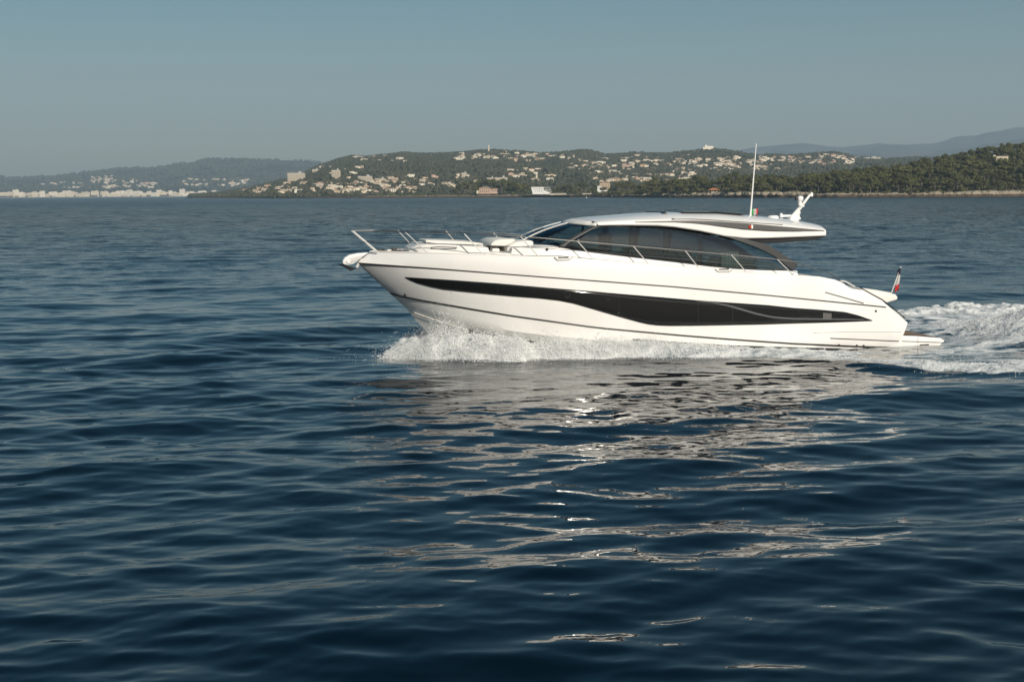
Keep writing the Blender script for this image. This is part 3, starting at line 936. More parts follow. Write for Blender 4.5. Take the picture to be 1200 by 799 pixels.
# ---- nearer landmarks, each with its parts
def bld(name, px, py_base, bv, Y=None):
    g = ground_hit(bv, px, py_base) if Y is None else Vector(at_y(px, py_base, Y))
    while g is None:
        py_base += 0.4; g = ground_hit(bv, px, py_base)
    return empty(name, (g.x, g.y, g.z)), g
def px_size(Y): return Y / F
def windows(parent, w, d, h, nx, nz, ww=1.2, wh=1.5, z0=1.6, dz=3.0, x0=None, x1=None, mt=None):
    for k in range(nz):
        for i in range(nx):
            a = -w / 2 if x0 is None else x0; c = w / 2 if x1 is None else x1
            b = MB(); b.box((a + (c - a) * (i + 0.5) / nx, -d / 2 - 0.03, z0 + k * dz), (ww, 0.16, wh))
            b.build('window', mt or WINM, parent, smooth_ang=0)
def slab(px, py, wpx, hpx, label, nfl, nbay, dpt=14, name='apartment_block', rot=0.0):
    e, g = bld(name, px, py, BV_MID)
    s = px_size(g.y); w, h = wpx * s, hpx * s
    tag(e, label, 'apartment block'); e.rotation_euler = (0, 0, rot)
    b = MB(); b.box((0, 0, h / 2 - 4), (w, dpt, h + 8)); b.build('wall', WALLM['cream'], e, smooth_ang=0)
    b = MB(); b.box((0, 0, h + 0.3), (w + .8, dpt + .8, 0.7)); b.build('roof', ROOFM['flat'], e, smooth_ang=0)
    b = MB(); b.box((w * .22, 0, h + 2), (w * .16, dpt * .5, 3)); b.build('roof_housing', WALLM['grey'], e, smooth_ang=0)
    for k in range(nfl):
        zz = h * (k + 0.5) / nfl
        b = MB()
        for i in range(nbay):
            b.box((-w / 2 + w * (i + 0.5) / nbay, -dpt / 2 - 0.03, zz), (w / nbay * 0.62, 0.2, h / nfl * 0.5))
        b.build('window_row', WINM2, e, smooth_ang=0)
        b = MB(); b.box((0, -dpt / 2 - 0.6, zz - h / nfl * 0.36), (w * 0.96, 1.2, h / nfl * 0.16)); b.build('balcony', WALLM['white'], e, smooth_ang=0)
slab(347.5, 213.5, 19.5, 10.2, 'wide pale slab apartment block standing alone on the wooded point', 9, 10)
slab(370, 204, 7, 5.0, 'small pale block up the slope right of the wide slab', 4, 4)
slab(394, 209.5, 9.5, 9.5, 'squarish pale tower block right of the wide slab', 9, 5, 16)
slab(428, 213.0, 16, 6.0, 'low cream apartment block with stepped end right of the tower block', 5, 8)
slab(446, 213.0, 12, 3.2, 'long low white building on the slope right of the stepped block', 2, 7)
slab(587, 212.5, 15, 4.0, 'long low grey building above the pines of the pink villa', 3, 8)
slab(575, 212.5, 9, 3.6, 'short grey building left of the long one above the pink villa', 2, 5)
slab(544, 208.0, 0.1 + 5.5, 5.0, 'cream tower house above the left end of the pink villa pines', 3, 3)
slab(1018, 187.3, 26, 2.2, 'long white flat building on the ridge right of the crowded hillside', 2, 12, 20)
# lighthouse
e, g = bld('lighthouse', 572.7, 178.6, BV_MID); s = px_size(g.y)
tag(e, 'pale slim lighthouse tower rising from the crest of the wooded hill', 'lighthouse')
b = MB(); b.lathe((0, 0, -3), [(2.4, 0), (2.0, 6.6 * s + 1), (2.0, 6.6 * s + 3)], 12); b.build('tower', WALLM['cream'], e)
b = MB(); b.lathe((0, 0, 6.6 * s), [(2.9, 0), (2.9, .5), (1.6, .6), (1.6, 2.6), (1.9, 2.7), (0, 4.2)], 12); b.build('lantern_room', WALLM['white'], e)
# white dome on the hill
e, g = bld('hilltop_station', 829.5, 176.4, BV_MID); s = px_size(g.y)
tag(e, 'white hilltop station with a dome and lattice mast on the wooded skyline', 'station'); e.location.z += 6
b = MB(); b.box((6, 0, 2), (17, 9, 9)); b.box((-8, 0, 1), (12, 8, 6)); b.build('wall', WALLM['white'], e, smooth_ang=0)
b = MB(); b.lathe((-6, 0, 4), [(4.2, 0), (4.4, 1.5), (3.6, 4.2), (1.9, 5.8), (0, 6.4)], 14); b.build('dome', WALLM['white'], e)
b = MB(); b.tube([(2, 0, 4), (2, 0, 13)], 0.5, 6); b.build('mast', WALLM['grey'], e)
# pink villa
e, g = bld('pink_villa', 573, 226.2, None, 2010.0); s = px_size(2010)
e.location.z = max(2.2, g.z)
tag(e, 'long pink villa with brown roof and dark windows among pines by the shore', 'villa')
b = MB(); b.box((-6, 0, 3.2), (16, 10, 8.6)); b.build('wall', WALLM['pink'], e, smooth_ang=0)
b = MB(); b.box((9.2, -0.5, 2.1), (14.3, 9, 6.4)); b.build('side_wing', WALLM['pink'], e, smooth_ang=0)
b = MB(); b.box((-16, 1, 1.4), (4.0, 8, 5)); b.build('annex', WALLM['cream'], e, smooth_ang=0)
b = MB(); hip(b, 16, 10, 7.52, 1.9, .5, 0, -6, 0); b.build('roof', ROOFM['brown'], e, smooth_ang=0)
b = MB(); hip(b, 14.3, 9, 5.32, 1.5, .5, 0, 9.2, -0.5); b.build('wing_roof', ROOFM['tiled'], e, smooth_ang=0)
windows(e, 15, 10, 0, 5, 1, 1.2, 1.7, 5.4, 3, -13.2, 1.2); windows(e, 15, 10, 0, 5, 1, 1.3, 2.0, 2.2, 3, -13.2, 1.2)
windows(e, 14, 10, 0, 5, 1, 1.2, 1.6, 2.9, 3, 2.6, 15.8)
# big white villa with terraces
e, g = bld('white_villa', 631, 226.8, None, 1905.0); e.location.z = max(2.0, g.z - .3); e.scale = (.84, .84, .86)
tag(e, 'large white cubic villa with sloping terrace walls on the shore', 'villa')
W_ = mat('white_render', (0.74, 0.73, 0.70), 0.8, noise=(.3, .04))
b = MB(); b.prism([(-9.5, -1), (8.5, -1), (8.5, 10.6), (-12.0, 10.6), (-12, 9.6)], -6, 6); b.build('wall', W_, e, smooth_ang=0)
b = MB(); b.box((-1.8, 0, 10.95), (20.8, 12.6, .7)); b.build('roof', ROOFM['brown'], e, smooth_ang=0)
b = MB(); b.prism([(8.52, -1), (19, -1), (19, 1.2), (14, 3.6), (8.52, 6.0)], -6.5, -1.5); b.build('terrace_wall', W_, e, smooth_ang=0)
for k in range(5):
    b = MB(); b.box((14.2 + k * 0.9, 1.5, 10.0 - k * 1.9), (10.5 - k * .4, 6.0, .55)); b.build('terrace_slab', WALLM['grey'] if k % 2 else W_, e, smooth_ang=0)
    b = MB(); b.box((13.6 + k * 0.9, 2.8, 9.2 - k * 1.9), (8.0, 3.2, 1.1)); b.build('terrace_glass', WINM, e, smooth_ang=0)
windows(e, 16, 12, 0, 5, 1, 1.1, 1.5, 7.6, 3, -9, 7); windows(e, 16, 12, 0, 4, 1, 1.1, 1.5, 4.2, 3, -7, 7)
# small white villa with a square turret
e, g = bld('small_white_villa', 705, 227.0, None, 1790.0); e.location.z = max(2.0, g.z - .2)
tag(e, 'small white villa with a square turret beside dark pines on the shore', 'villa')
b = MB(); b.box((1.5, 0, 2.2), (11.5, 7, 6.0)); b.build('wall', W_, e, smooth_ang=0)
b = MB(); b.box((-3.0, -.4, 4.6), (5.2, 6.6, 10.8)); b.build('turret', W_, e, smooth_ang=0)
b = MB(); hip(b, 5.2, 6.6, 10.02, 1.0, .4, 0, -3, -.4); b.build('turret_roof', ROOFM['flat'], e, smooth_ang=0)
b = MB(); b.box((2.8, 0.4, 6.6), (8.6, 6, 2.8)); b.build('upper_storey', WINM2, e, smooth_ang=0)
b = MB(); hip(b, 11, 7, 8.02, 1.2, .5, 0, 2.0, 0.3); b.build('roof', ROOFM['brown'], e, smooth_ang=0)
windows(e, 10, 7.4, 0, 3, 1, 1.0, 1.4, 2.6, 3, -1, 7); windows(e, 10, 7.6, 0, 2, 1, .9, 1.3, 8.0, 3, -5, -1)
# cream villa behind
e, g = bld('villa', 708.5, 221.0, BV_MID); 
tag(e, 'ochre villa with pale roof just above the small white villa', 'villa')
b = MB(); b.box((0, 0, 3), (18, 10, 12)); b.build('wall', WALLM['ochre'], e, smooth_ang=0)
b = MB(); hip(b, 18, 10, 9.02, 2.6, .6, 0); b.build('roof', ROOFM['tiled'], e, smooth_ang=0); windows(e, 16, 10, 0, 5, 2, 1.3, 1.7, 2.6)
# hut with the orange roof
Yh = isl_front(835) + 16
e, g = bld('beach_hut', 836.5, 221.5, None, Yh); zz = ground_z(BV_ISL, g.x, g.y); e.location.z = (zz or g.z) + 1.0
tag(e, 'small shore hut under a spreading orange tiled roof at the pine edge', 'hut')
b = MB(); b.box((0.4, 1, 1.0), (6.5, 4.5, 4.4)); b.build('wall', WALLM['grey'], e, smooth_ang=0)
b = MB(); hip(b, 10.6, 7, 3.22, 2.2, .7, 0, 0, 0.4); b.build('roof', ORANGE, e, smooth_ang=0)
for x in (-5.4, -2.2, 2.2, 5.4):
    b = MB(); b.box((x, -2.9, 1.0), (.35, .35, 4.4)); b.build('post', WALLM['ochre'], e, smooth_ang=0)
b = MB(); b.box((1.4, -1.3, 1.6), (1.1, .14, 2.0)); b.build('door', SHUT, e, smooth_ang=0)
windows(e, 5, 2.5, 0, 1, 1, 1.0, 1.0, 1.9, 3, -2.4, -0.6)
# cream villa up among the island pines
e, g = bld('hillside_villa', 1171.5, 187.6, BV_ISL)
s = px_size(g.y)
tag(e, 'low cream villa with parapet looking out of the pines on the island hill', 'villa')
e.location = (g.x, g.y, g.z - 3.6)
b = MB(); b.box((0, 0, 2.6), (17 * s, 7, 9.0)); b.build('wall', WALLM['cream'], e, smooth_ang=0)
b = MB(); b.box((0, 0, 7.25), (17 * s + .6, 7.6, .4)); b.build('roof', ROOFM['flat'], e, smooth_ang=0)
b = MB(); b.box((-7.2 * s, 0, 7.9), (2.6 * s, 5, 1.5)); b.build('roof_turret', WALLM['cream'], e, smooth_ang=0)
windows(e, 15 * s, 7, 0, 6, 1, 1.1, 1.5, 5.0)
# shore walls on the headland
for px0, px1, Y, h, lab in ((645, 664, 1860, 3.6, 'pale stone sea wall right of the white villa terraces'), (683, 700, 1800, 3.4, 'pale stone sea wall left of the small white villa'), (596, 612, 1945, 2.0, 'low pale garden wall between the pink and white villas')):
    b = MB(); X0, X1 = (px0 - 600) / F * Y, (px1 - 600) / F * Y
    b.box(((X0 + X1) / 2, Y, 1.6 + h / 2), (X1 - X0, 1.2, h)); b.box(((X0 + X1) / 2, Y, 1.75 + h), (X1 - X0 + .3, 1.5, .3))
    tag(b.build('sea_wall', mat('wall_stone', (0.42, 0.38, 0.31), .9, noise=(.4, .25)), smooth_ang=0), lab, 'wall')
# woods leave room for the houses
HP = np.array([(o.location.x, o.location.y) for o in bpy.data.objects if o.get('category') in ('house', 'village house', 'apartment block', 'villa', 'station', 'lighthouse')])
tag(blob_forest('hillside_forest', BV_MID, 30000, (225, 1240), lambda p: (mid_front(p), mid_ridge(p)), 4.3, FORESTM, 5, 0.34), 'dark woods covering the hills behind the bay', 'forest', kind='stuff')
tag(blob_forest('far_forest', BV_FAR, 5000, (-40, 470), lambda p: (7200, 9600), 13.0, FARFOREST, 6, 0.45), 'hazy woods on the far blue hills', 'forest', kind='stuff')

# boulders on the island shore
def boulder_mesh(seed):
    rg = random.Random(seed); bm = bmesh.new(); bmesh.ops.create_icosphere(bm, subdivisions=3, radius=1.0)
    me = bpy.data.meshes.new('boulder')
    co = np.array([v.co[:] for v in bm.verts])
    n_ = fbm(co[:, 0] * 1.6 + seed * 7, co[:, 1] * 1.6 + co[:, 2] * 2.1, 4, seed)
    for v, k in zip(bm.verts, n_):
        v.co *= 0.62 + 0.75 * (math.floor(k * 5) / 5 * .5 + k * .5)
        v.co.z *= 0.8
    bm.to_mesh(me); bm.free(); me.materials.append(ROCKM); return me
BOUL = [boulder_mesh(k) for k in range(4)]
BL = [(792, 'pale boulder left of the hut below the low pines', 2.6), (856, 'tall pale boulder just right of the hut', 3.4), (866.5, 'broad pale boulder between the hut and the antenna', 4.6), (878, 'pale boulder seen right behind the tall antenna', 3.6), (888, 'squat pale boulder right of the antenna', 3.4), (897, 'big pale boulder crowning the rocky bluff', 4.8), (905, 'broken pale boulder on the right of the bluff', 4.4), (913, 'high pale boulder at the right end of the bluff', 3.6), (929, 'low grey boulder in the gap past the bluff', 2.2)]
for k, (px, lab, s) in enumerate(BL):
    Y = isl_front(px) + 1.0; X = (px - 600) / F * Y
    o = link('boulder', BOUL[k % 4]); o.location = (X, Y, 3.0 if s > 3 else 2.2); o.scale = (s, s * .8, s * .95); o.rotation_euler = (0, 0, random.uniform(0, 6))
    tag(o, lab, 'boulder')
# buoy
p = at_y(687.3, 231.0, 1500.0)
e = empty('mooring_buoy', (p[0], 1500.0, 0)); tag(e, 'tiny white buoy afloat before the rocky coast', 'buoy')
b = MB(); b.lathe((0, 0, -.4), [(0, 0), (.7, .1), (.8, .8), (.3, 1.1)], 12); b.build('float', PLASTW if 'PLASTW' in globals() else W_, e)
b = MB(); b.lathe((0, 0, .7), [(.2, 0), (.14, 1.2), (0, 1.25)], 8); b.build('pole', PLASTW if 'PLASTW' in globals() else W_, e)
print('PINES', n_tree)


# ================================================================== YACHT
yacht = empty('motor_yacht', tuple(P0), math.pi + YAW)
tag(yacht, 'long white motor yacht with a dark wave shaped hull window speeding past', 'yacht')

def fair(stem, L, p, B, aft=None):
    def f(lx):
        t = min(max((stem - lx) / L, 0), 1)
        b = B * (1 - (1 - t) ** p)
        return b - 0.2 * (min(max((5.0 - lx) / 4.0, 0), 1)) ** 1.5
    return f
bA = fair(19.75, 9.0, 4.0, 2.45)
bB = fair(20.10, 9.5, 3.4, 2.53)
bC = fair(19.05, 10.0, 4.0, 2.44)
bD1 = fair(18.62, 9.6, 3.8, 2.38)
bD2 = fair(18.50, 10.0, 3.5, 2.24)
PX_A = [(433, 295.5), (443, 295.3), (470, 296), (500, 297), (567, 299), (632, 302), (696, 305), (760, 310), (819, 315), (875, 320), (934, 322.5), (960, 324), (980, 328), (990, 333), (996, 338), (1010, 340), (1034, 353), (1048, 364), (1062, 376.5)]
PX_B = [(419, 308.5), (515, 315), (630, 324), (790, 336), (900, 346), (1040, 360), (1063.5, 379)]
PX_C = [(456, 343), (470, 347), (495, 352), (552, 362), (600, 370), (690, 382.5), (712, 385), (750, 388.5), (800, 393), (850, 397), (900, 400.5), (930, 402.5), (1010, 406), (1051, 407.3)]
PX_D1 = [(474, 359), (509, 368), (553, 379), (607, 389), (660, 395), (720, 400), (780, 404), (850, 408), (1060, 411)]
PX_D2 = [(477, 362), (490, 366.5), (509, 373), (544, 384.6), (580, 393), (640, 402), (720, 409), (850, 414), (1060, 416)]
NS = 120
DENS = np.linspace(0, 1, NS) ** 1.25
def curve(px, bf, n=NS):
    q = resample(px, 400)
    pts = np.array([trace_f(x, y, bf) for x, y in q])
    pts[0, 1] = 0.0
    s = np.linspace(0, 1, n) ** 1.25 if n == NS else np.linspace(0, 1, n)
    d = np.r_[0, np.cumsum(np.linalg.norm(np.diff(pts, axis=0), axis=1))]; d /= d[-1]
    return np.stack([np.interp(s, d, pts[:, k]) for k in range(3)], 1)
cA, cB, cC, cD1, cD2 = curve(PX_A, bA), curve(PX_B, bB), curve(PX_C, bC), curve(PX_D1, bD1), curve(PX_D2, bD2)
_s0 = trace(477, 362, 0); _s1 = trace(487, 375, 0)
kp = np.array([(_s0[0], _s0[2] - .01), (_s1[0], _s1[2]), (17.8, 0.72), (17.0, 0.2), (15, -0.35), (10, -0.8), (1.5, -0.7)])
_d = np.r_[0, np.cumsum(np.hypot(*np.diff(kp, axis=0).T))]; _d /= _d[-1]
cK = np.stack([np.interp(DENS, _d, kp[:, 0]), np.zeros(NS), np.interp(DENS, _d, kp[:, 1])], 1)

def between(a, b, k, bulge=0.0):
    out = []
    for i in range(1, k):
        t = i / k
        p = a * (1 - t) + b * t
        p = p.copy(); p[:, 1] += bulge * math.sin(math.pi * t) * np.clip(p[:, 1] / 2.0, 0, 1)
        out.append(p)
    return out
rows = [cA] + between(cA, cB, 4, 0.03) + [cB] + between(cB, cC, 8, 0.05) + [cC] + between(cC, cD1, 3) + [cD1, cD2] + between(cD2, cK, 3, -0.05) + [cK]
iC = 4 + 8; iD1 = iC + 3
hb = MB()
port = [r for r in rows]
stbd = [r * np.array([1, -1, 1]) for r in rows]
for side in (port, stbd):
    o = len(hb.v); n = NS
    for r in side:
        hb.v += [tuple(p) for p in r]
    for i in range(len(side) - 1):
        for j in range(n - 1):
            hb.f.append((o + i * n + j, o + i * n + j + 1, o + (i + 1) * n + j + 1, o + (i + 1) * n + j))
            x = side[i][j][0]; z = 0.5 * (side[i][j][2] + side[i + 1][j][2])
            dark = (i >= iC + 2 and x < 11.5) or (i > iD1 and z < 0.78)
            hb.mi.append(1 if dark else 0)
# transom
for i in range(len(rows) - 1):
    a, b = rows[i][-1], rows[i + 1][-1]
    q = [a, b, b * np.array([1, -1, 1]), a * np.array([1, -1, 1])]
    hb.add(q, [(0, 1, 2, 3)], 0)
hull = hb.build('hull', [GEL, ANTIF], yacht, smooth_ang=22, weld=2e-3)
tag(hull, 'white glossy hull with dark lines')

CAM_B = Vector(to_boat(CAM))
def ray_b(x, y):
    D = ray(x, y)
    return Vector((D @ BD, D @ BN, D[2])).normalized()
def bvh_of(o):
    return BVHTree.FromPolygons([v.co.copy() for v in o.data.vertices], [tuple(p.vertices) for p in o.data.polygons])
HB = bvh_of(hull)
def on(bvh, x, y, off):
    loc, nor, i, d = bvh.ray_cast(CAM_B, ray_b(x, y))
    if loc is None:
        return None
    if nor.dot(ray_b(x, y)) > 0: nor = -nor
    return loc + nor * off
def patch(bvh, top, bot, nu, nv, off, x0=None, x1=None):
    x0 = max(top[0][0], bot[0][0]) if x0 is None else x0
    x1 = min(top[-1][0], bot[-1][0]) if x1 is None else x1
    R = []
    for j in range(nv + 1):
        row = []
        for i in range(nu + 1):
            x = x0 + (x1 - x0) * i / nu
            y = poly(top, x) * (1 - j / nv) + poly(bot, x) * j / nv
            p = on(bvh, x, y, off)
            if p is None: p = row[-1] if row else Vector((0, 0, 0))
            row.append(p)
        R.append(row)
    return R
def mir(R): return [[(p[0], -p[1], p[2]) for p in r] for r in R]
def both(name, R, mt, parent, label=None, **kw):
    """the same fitting on the port and the starboard side, one object each"""
    res = []
    for RR in (R, mir(R)):
        b = MB(); b.grid(RR)
        o = b.build(name, mt, parent, **kw)
        if label: tag(o, label)
        md = o.modifiers.new('thickness', 'SOLIDIFY'); md.thickness = 0.008; md.offset = 0
        res.append(o)
    return res

# hull glass
W_TOP = [(475, 324.5), (530, 328), (584, 332), (640, 337), (690, 341), (712, 343), (768, 347.7), (825, 352.5), (900, 357.5), (930, 360.8), (960, 362.8), (990, 365.5), (1006, 369.5), (1022, 375.2)]
W_BOT = [(475, 324.8), (480, 327.8), (490, 332), (505, 336.2), (520, 339.3), (555, 343), (600, 347.3), (630, 349.5), (655, 352.3), (672, 355.7), (687, 360), (706, 365.5), (725, 371), (750, 377.8), (760, 380), (770, 381.2), (785, 381.8), (812, 381.6), (850, 381), (900, 380), (930, 379), (986, 377.4), (1022, 376)]
hw = both('hull_window', patch(HB, W_TOP, W_BOT, 150, 6, 0.014), BLACKG, hull, smooth_ang=60)
# pale moulding that sweeps through the aft half of the hull glass, and its square vent
m_top = [(815, 352.4), (835, 353.6), (852, 356.8), (868, 361.0), (885, 366.2), (905, 370.6), (930, 372.6), (970, 373.2), (1012, 374.0)]
m_bot = [(815, 353.0), (835, 355.0), (852, 358.8), (868, 363.4), (885, 368.4), (905, 372.4), (930, 374.2), (970, 374.6), (1012, 375.0)]
mats_ = mat('window_moulding_grey', (0.10, 0.105, 0.11), 0.25, coat=0.4)
for o in hw: pass
for s, R in ((0, patch(HB, m_top, m_bot, 60, 1, 0.024)),):
    for k, RR in enumerate((R, mir(R))):
        b = MB(); b.grid(RR); b.build('window_moulding', mats_, hw[k])
R = patch(HB, [(964, 366.5), (974, 367.2)], [(964, 373.2), (974, 373.4)], 2, 2, 0.030)
for k, RR in enumerate((R, mir(R))):
    b = MB(); b.grid(RR); b.build('vent', mat('vent_grey', (0.09, 0.09, 0.085), 0.5, bump=(40, 0.6)), hw[k])
# opening portholes in the glass
for px, py in ((664.5, 345), (712.5, 347.5)):
    c = on(HB, px, py, 0.02)
    for sgn in (1, -1):
        b = MB()
        ring = [(c.x + 0.105 * math.cos(t), sgn * (c.y), c.z + 0.105 * math.sin(t)) for t in [2 * math.pi * k / 24 for k in range(25)]]
        b.tube(ring, 0.014, 6, cap=False)
        b.build('porthole', CHAR, hw[0 if sgn > 0 else 1])
# mullion lines of the hull glass
for px in (583.5, 725, 818, 858):
    y0, y1 = poly(W_TOP, px) + 0.6, poly(W_BOT, px) - 0.6
    R = patch(HB, [(px - 0.22, y0 + 1), (px + 0.22, y0 + 1)], [(px - 0.22, y1 - .5), (px + 0.22, y1 - .5)], 1, 5, 0.019)
    for k, RR in enumerate((R, mir(R))):
        b = MB(); b.grid(RR); b.build('mullion', BOOT, hw[k])

def line_on(px, half, n, off, x1=None, inset=1.0):
    x0 = px[0][0] + inset; x1 = px[-1][0] if x1 is None else x1
    return patch(HB, [(x, y - half) for x, y in px], [(x, y + half) for x, y in px], n, 1, off, x0, x1)
both('rubbing_strake', line_on(PX_B[:-1], 0.62, 120, 0.016, 1038), DARKLINE, hull)
both('boot_stripe', line_on(PX_C, 0.85, 120, 0.014, 1050, 2.0), BOOT, hull)
both('spray_rail', line_on([(484, 365.5), (509, 374.3), (546, 386), (553, 388)], 0.9, 40, 0.03, 550), GELM, hull)
both('groove', line_on([(966, 342.2), (1012, 355.3)], 0.45, 20, 0.012, 1012), DARKLINE, hull)
both('groove', line_on([(972, 396.2), (1053, 399.6)], 0.45, 20, 0.012, 1053), DARKLINE, hull)
both('groove', line_on([(952, 389.6), (1000, 388.2), (1058, 388.6)], 0.35, 20, 0.010, 1056), GELM, hull)
# small drains
for px, py in ((475, 345.2), (1026.4, 364.6), (1004, 405), (1012, 405.2), (983, 404.3)):
    c = on(HB, px, py, 0.0)
    if c is None: continue
    for sgn in (1, -1):
        b = MB(); b.lathe((c.x, sgn * (c.y + 0.004), c.z), [(0.0, 0.02 * sgn), (0.035, 0.016 * sgn), (0.045, -0.01 * sgn)], 12, axis='y')
        b.build('drain', STEELD, hull)

# deck between the sheer lines
db = MB()
R = []
for k in np.linspace(-1, 1, 9):
    R.append([(p[0], p[1] * k * 0.985, p[2] - 0.035 + 0.05 * (1 - k * k) * min(1, p[1] / 1.5)) for p in cA])
db.grid(R)
deck = db.build('deck', NONSKID, yacht, smooth_ang=50)
# toe rail along the deck edge
for sgn in (1, -1):
    b = MB(); b.tube([(p[0], sgn * p[1] * 0.985, p[2] + 0.01) for p in cA[2:95]], 0.028, 8)
    b.build('toe_rail', GELM, deck)

def sheer_z(lx):
    o = np.argsort(cA[:, 0]); return float(np.interp(lx, cA[o, 0], cA[o, 2]))
def sheer_b(lx):
    o = np.argsort(cA[:, 0]); return float(np.interp(lx, cA[o, 0], cA[o, 1]))

# ---------------- swim platform
pl_top = [trace(x, y, 2.2) for x, y in [(1046, 393.2), (1076, 394), (1103, 396.3), (1108, 399.6), (1101, 405.5), (1076, 407.2), (1046, 407.4)]]
b = MB(); b.prism([(p[0], p[2]) for p in pl_top], -2.18, 2.18)
plat = b.build('swim_platform', GEL, yacht, bevel=0.03, smooth_ang=40)
b = MB()
pt = [trace(x, y, 2.2) for x, y in [(1058, 393.0), (1076, 393.7), (1101, 395.8)]]
for i in range(2):
    b.add([(pt[i][0], -2.05, pt[i][2] + 0.012), (pt[i + 1][0], -2.05, pt[i + 1][2] + 0.012), (pt[i + 1][0], 2.05, pt[i + 1][2] + 0.012), (pt[i][0], 2.05, pt[i][2] + 0.012)], [(0, 1, 2, 3)])
b.build('teak_pad', TEAK, plat)
for sgn in (1, -1):
    g = [trace(x, y, 2.2) for x, y in [(1057, 399.8), (1105, 401.4)]]
    b = MB(); b.tube([(p[0], sgn * 2.185, p[2]) for p in g], 0.012, 6); b.build('groove', DARKLINE, plat)
    g = [trace(x, y, 2.2) for x, y in [(1076, 394.5), (1076, 402.0)]]
    b = MB(); b.tube([(p[0], sgn * 2.183, p[2]) for p in g], 0.006, 6); b.build('joint', DARKLINE, plat)
    g = trace(1083.5, 404.6, 2.2)
    b = MB(); b.box((g[0], sgn * 2.186, g[2]), (0.34, 0.02, 0.075)); b.build('exhaust_slot', BOOT, plat, bevel=0.006)

# ---------------- aft sunpad that juts out over the platform
pf = [trace(x, y, 0.9) for x, y in [(1004, 338.5), (1022, 340.5), (1044, 344), (1047, 347.5), (1046, 350.5), (1034, 354), (1022, 353), (1004, 346)]]
b = MB(); b.prism([(p[0], p[2]) for p in pf], -1.5, 1.25)
spad = b.build('aft_sunpad', GELM, yacht, bevel=0.05)
pf = [trace(x, y, 0.9) for x, y in [(1005, 338.6), (1024, 340.9), (1042, 343.8), (1041, 342.6), (1024, 339.4), (1006, 337.2)]]
b = MB(); b.prism([(p[0], p[2]) for p in pf], -1.35, 1.1); b.build('cushion', CUSH, spad, bevel=0.01)
# stern quarter hand rail (dark) down the raked coaming
for sgn in (1, -1):
    g = [trace_f(x, y, bA) for x, y in [(1008, 338.2), (1022, 346), (1034, 352.4), (1048, 363.2), (1061, 374.2)]]
    b = MB(); b.tube([(p[0], sgn * (p[1] - 0.02), p[2] + 0.035) for p in g], 0.022, 8); b.build('coaming_strip', STEELD, hull)
    g = [trace_f(x, y, bA) for x, y in [(985, 331.5), (992, 332), (997, 334.5), (1004, 338.5)]]
    b = MB(); b.tube([(p[0], sgn * (p[1] - 0.15), p[2] + 0.06) for p in g], 0.03, 8)
    b.build('mooring_cleat', STEEL, yacht)

# ---------------- cabin: white coaming under the glass
G_BOT = [(657, 290), (676, 293.3), (696, 296), (740, 301.3), (790, 307), (830, 312), (860, 314.8), (895, 316.4), (929, 317)]
SIDEW = 1.86
def wcab(lx):   # half width of the cabin side
    return 1.86 - 0.10 * max(0, (8 - lx)) / 4 if lx < 8 else 1.86
gb = [trace(x, y, SIDEW) for x, y in resample(G_BOT, 40)]
b = MB()
R0, R1, R2, R3 = [], [], [], []
cx_ = [trace(934, 321, SIDEW)]
pts = gb + [trace(934, 317.6, SIDEW)]
for p in pts:
    zb = sheer_z(p[0]) - 0.12
    R0.append((p[0], SIDEW + 0.09, zb)); R1.append((p[0], SIDEW + 0.05, p[2] - 0.05)); R2.append((p[0], SIDEW + 0.02, p[2])); R3.append((p[0], SIDEW - 0.16, p[2] - 0.02))
for sgn in (1, -1):
    rr = [[(p[0], sgn * p[1], p[2]) for p in r] for r in (R0, R1, R2, R3)]
    b = MB(); b.grid(rr); e = [r[-1] for r in rr]; b.add(e, [(0, 1, 2, 3)])
    b.build('cabin_coaming', GEL, yacht, smooth_ang=50)

# ---------------- coachroof ahead of the windscreen
CR = [  # px, top-edge y at the near shoulder, half width
    (479, 292.0, 0.62), (484, 289.5, 0.74), (489, 286.6, 0.86), (500, 286.2, 1.0), (535, 287.6, 1.30), (560, 289.2, 1.45), (572, 290.4, 1.52),
    (573.5, 296.0, 1.53), (598, 297.2, 1.60), (600, 291.0, 1.62), (620, 288.8, 1.70), (640, 288.0, 1.78), (650, 288.6, 1.83), (658, 290.0, 1.86)]
secs = []
for x, y, w in CR:
    p = trace(x, y, w)
    lx, z = p[0], p[2]
    zd = sheer_z(lx) - 0.15
    half = [(w + 0.09, zd), (w + 0.05, z - 0.05), (w + 0.02, z), (w * 0.7, z + 0.035), (w * 0.35, z + 0.05), (0, z + 0.055)]
    secs.append([(lx, q[0], q[1]) for q in half] + [(lx, -q[0], q[1]) for q in half[-2::-1]])
# carry it under the windscreen's foot as well
p = trace(680, 291.0, 1.8)
b = MB(); b.grid(secs)
b.add(secs[0], [tuple(range(len(secs[0])))]); 
coach = b.build('coachroof', GELM, yacht, smooth_ang=30)
# sunpad on it
sp = []
for x, y, w in CR[3:7]:
    p = trace(x, y, w); sp.append((p[0], w * 0.86, p[2] + 0.03))
sp[-1] = (sp[-1][0] + 0.12, sp[-1][1], sp[-1][2])
b = MB(); rr = []
for lx, w, z in sp:
    rr.append([(lx, k * w, z + (0.10 if abs(k) < 0.97 else 0.0)) for k in (-1, -0.96, -0.5, 0, 0.5, 0.96, 1)])
b.grid(rr); b.add(rr[0], [tuple(range(7))]); b.add(rr[-1], [tuple(range(7))])
b.build('sunpad', CUSH, yacht, smooth_ang=45)
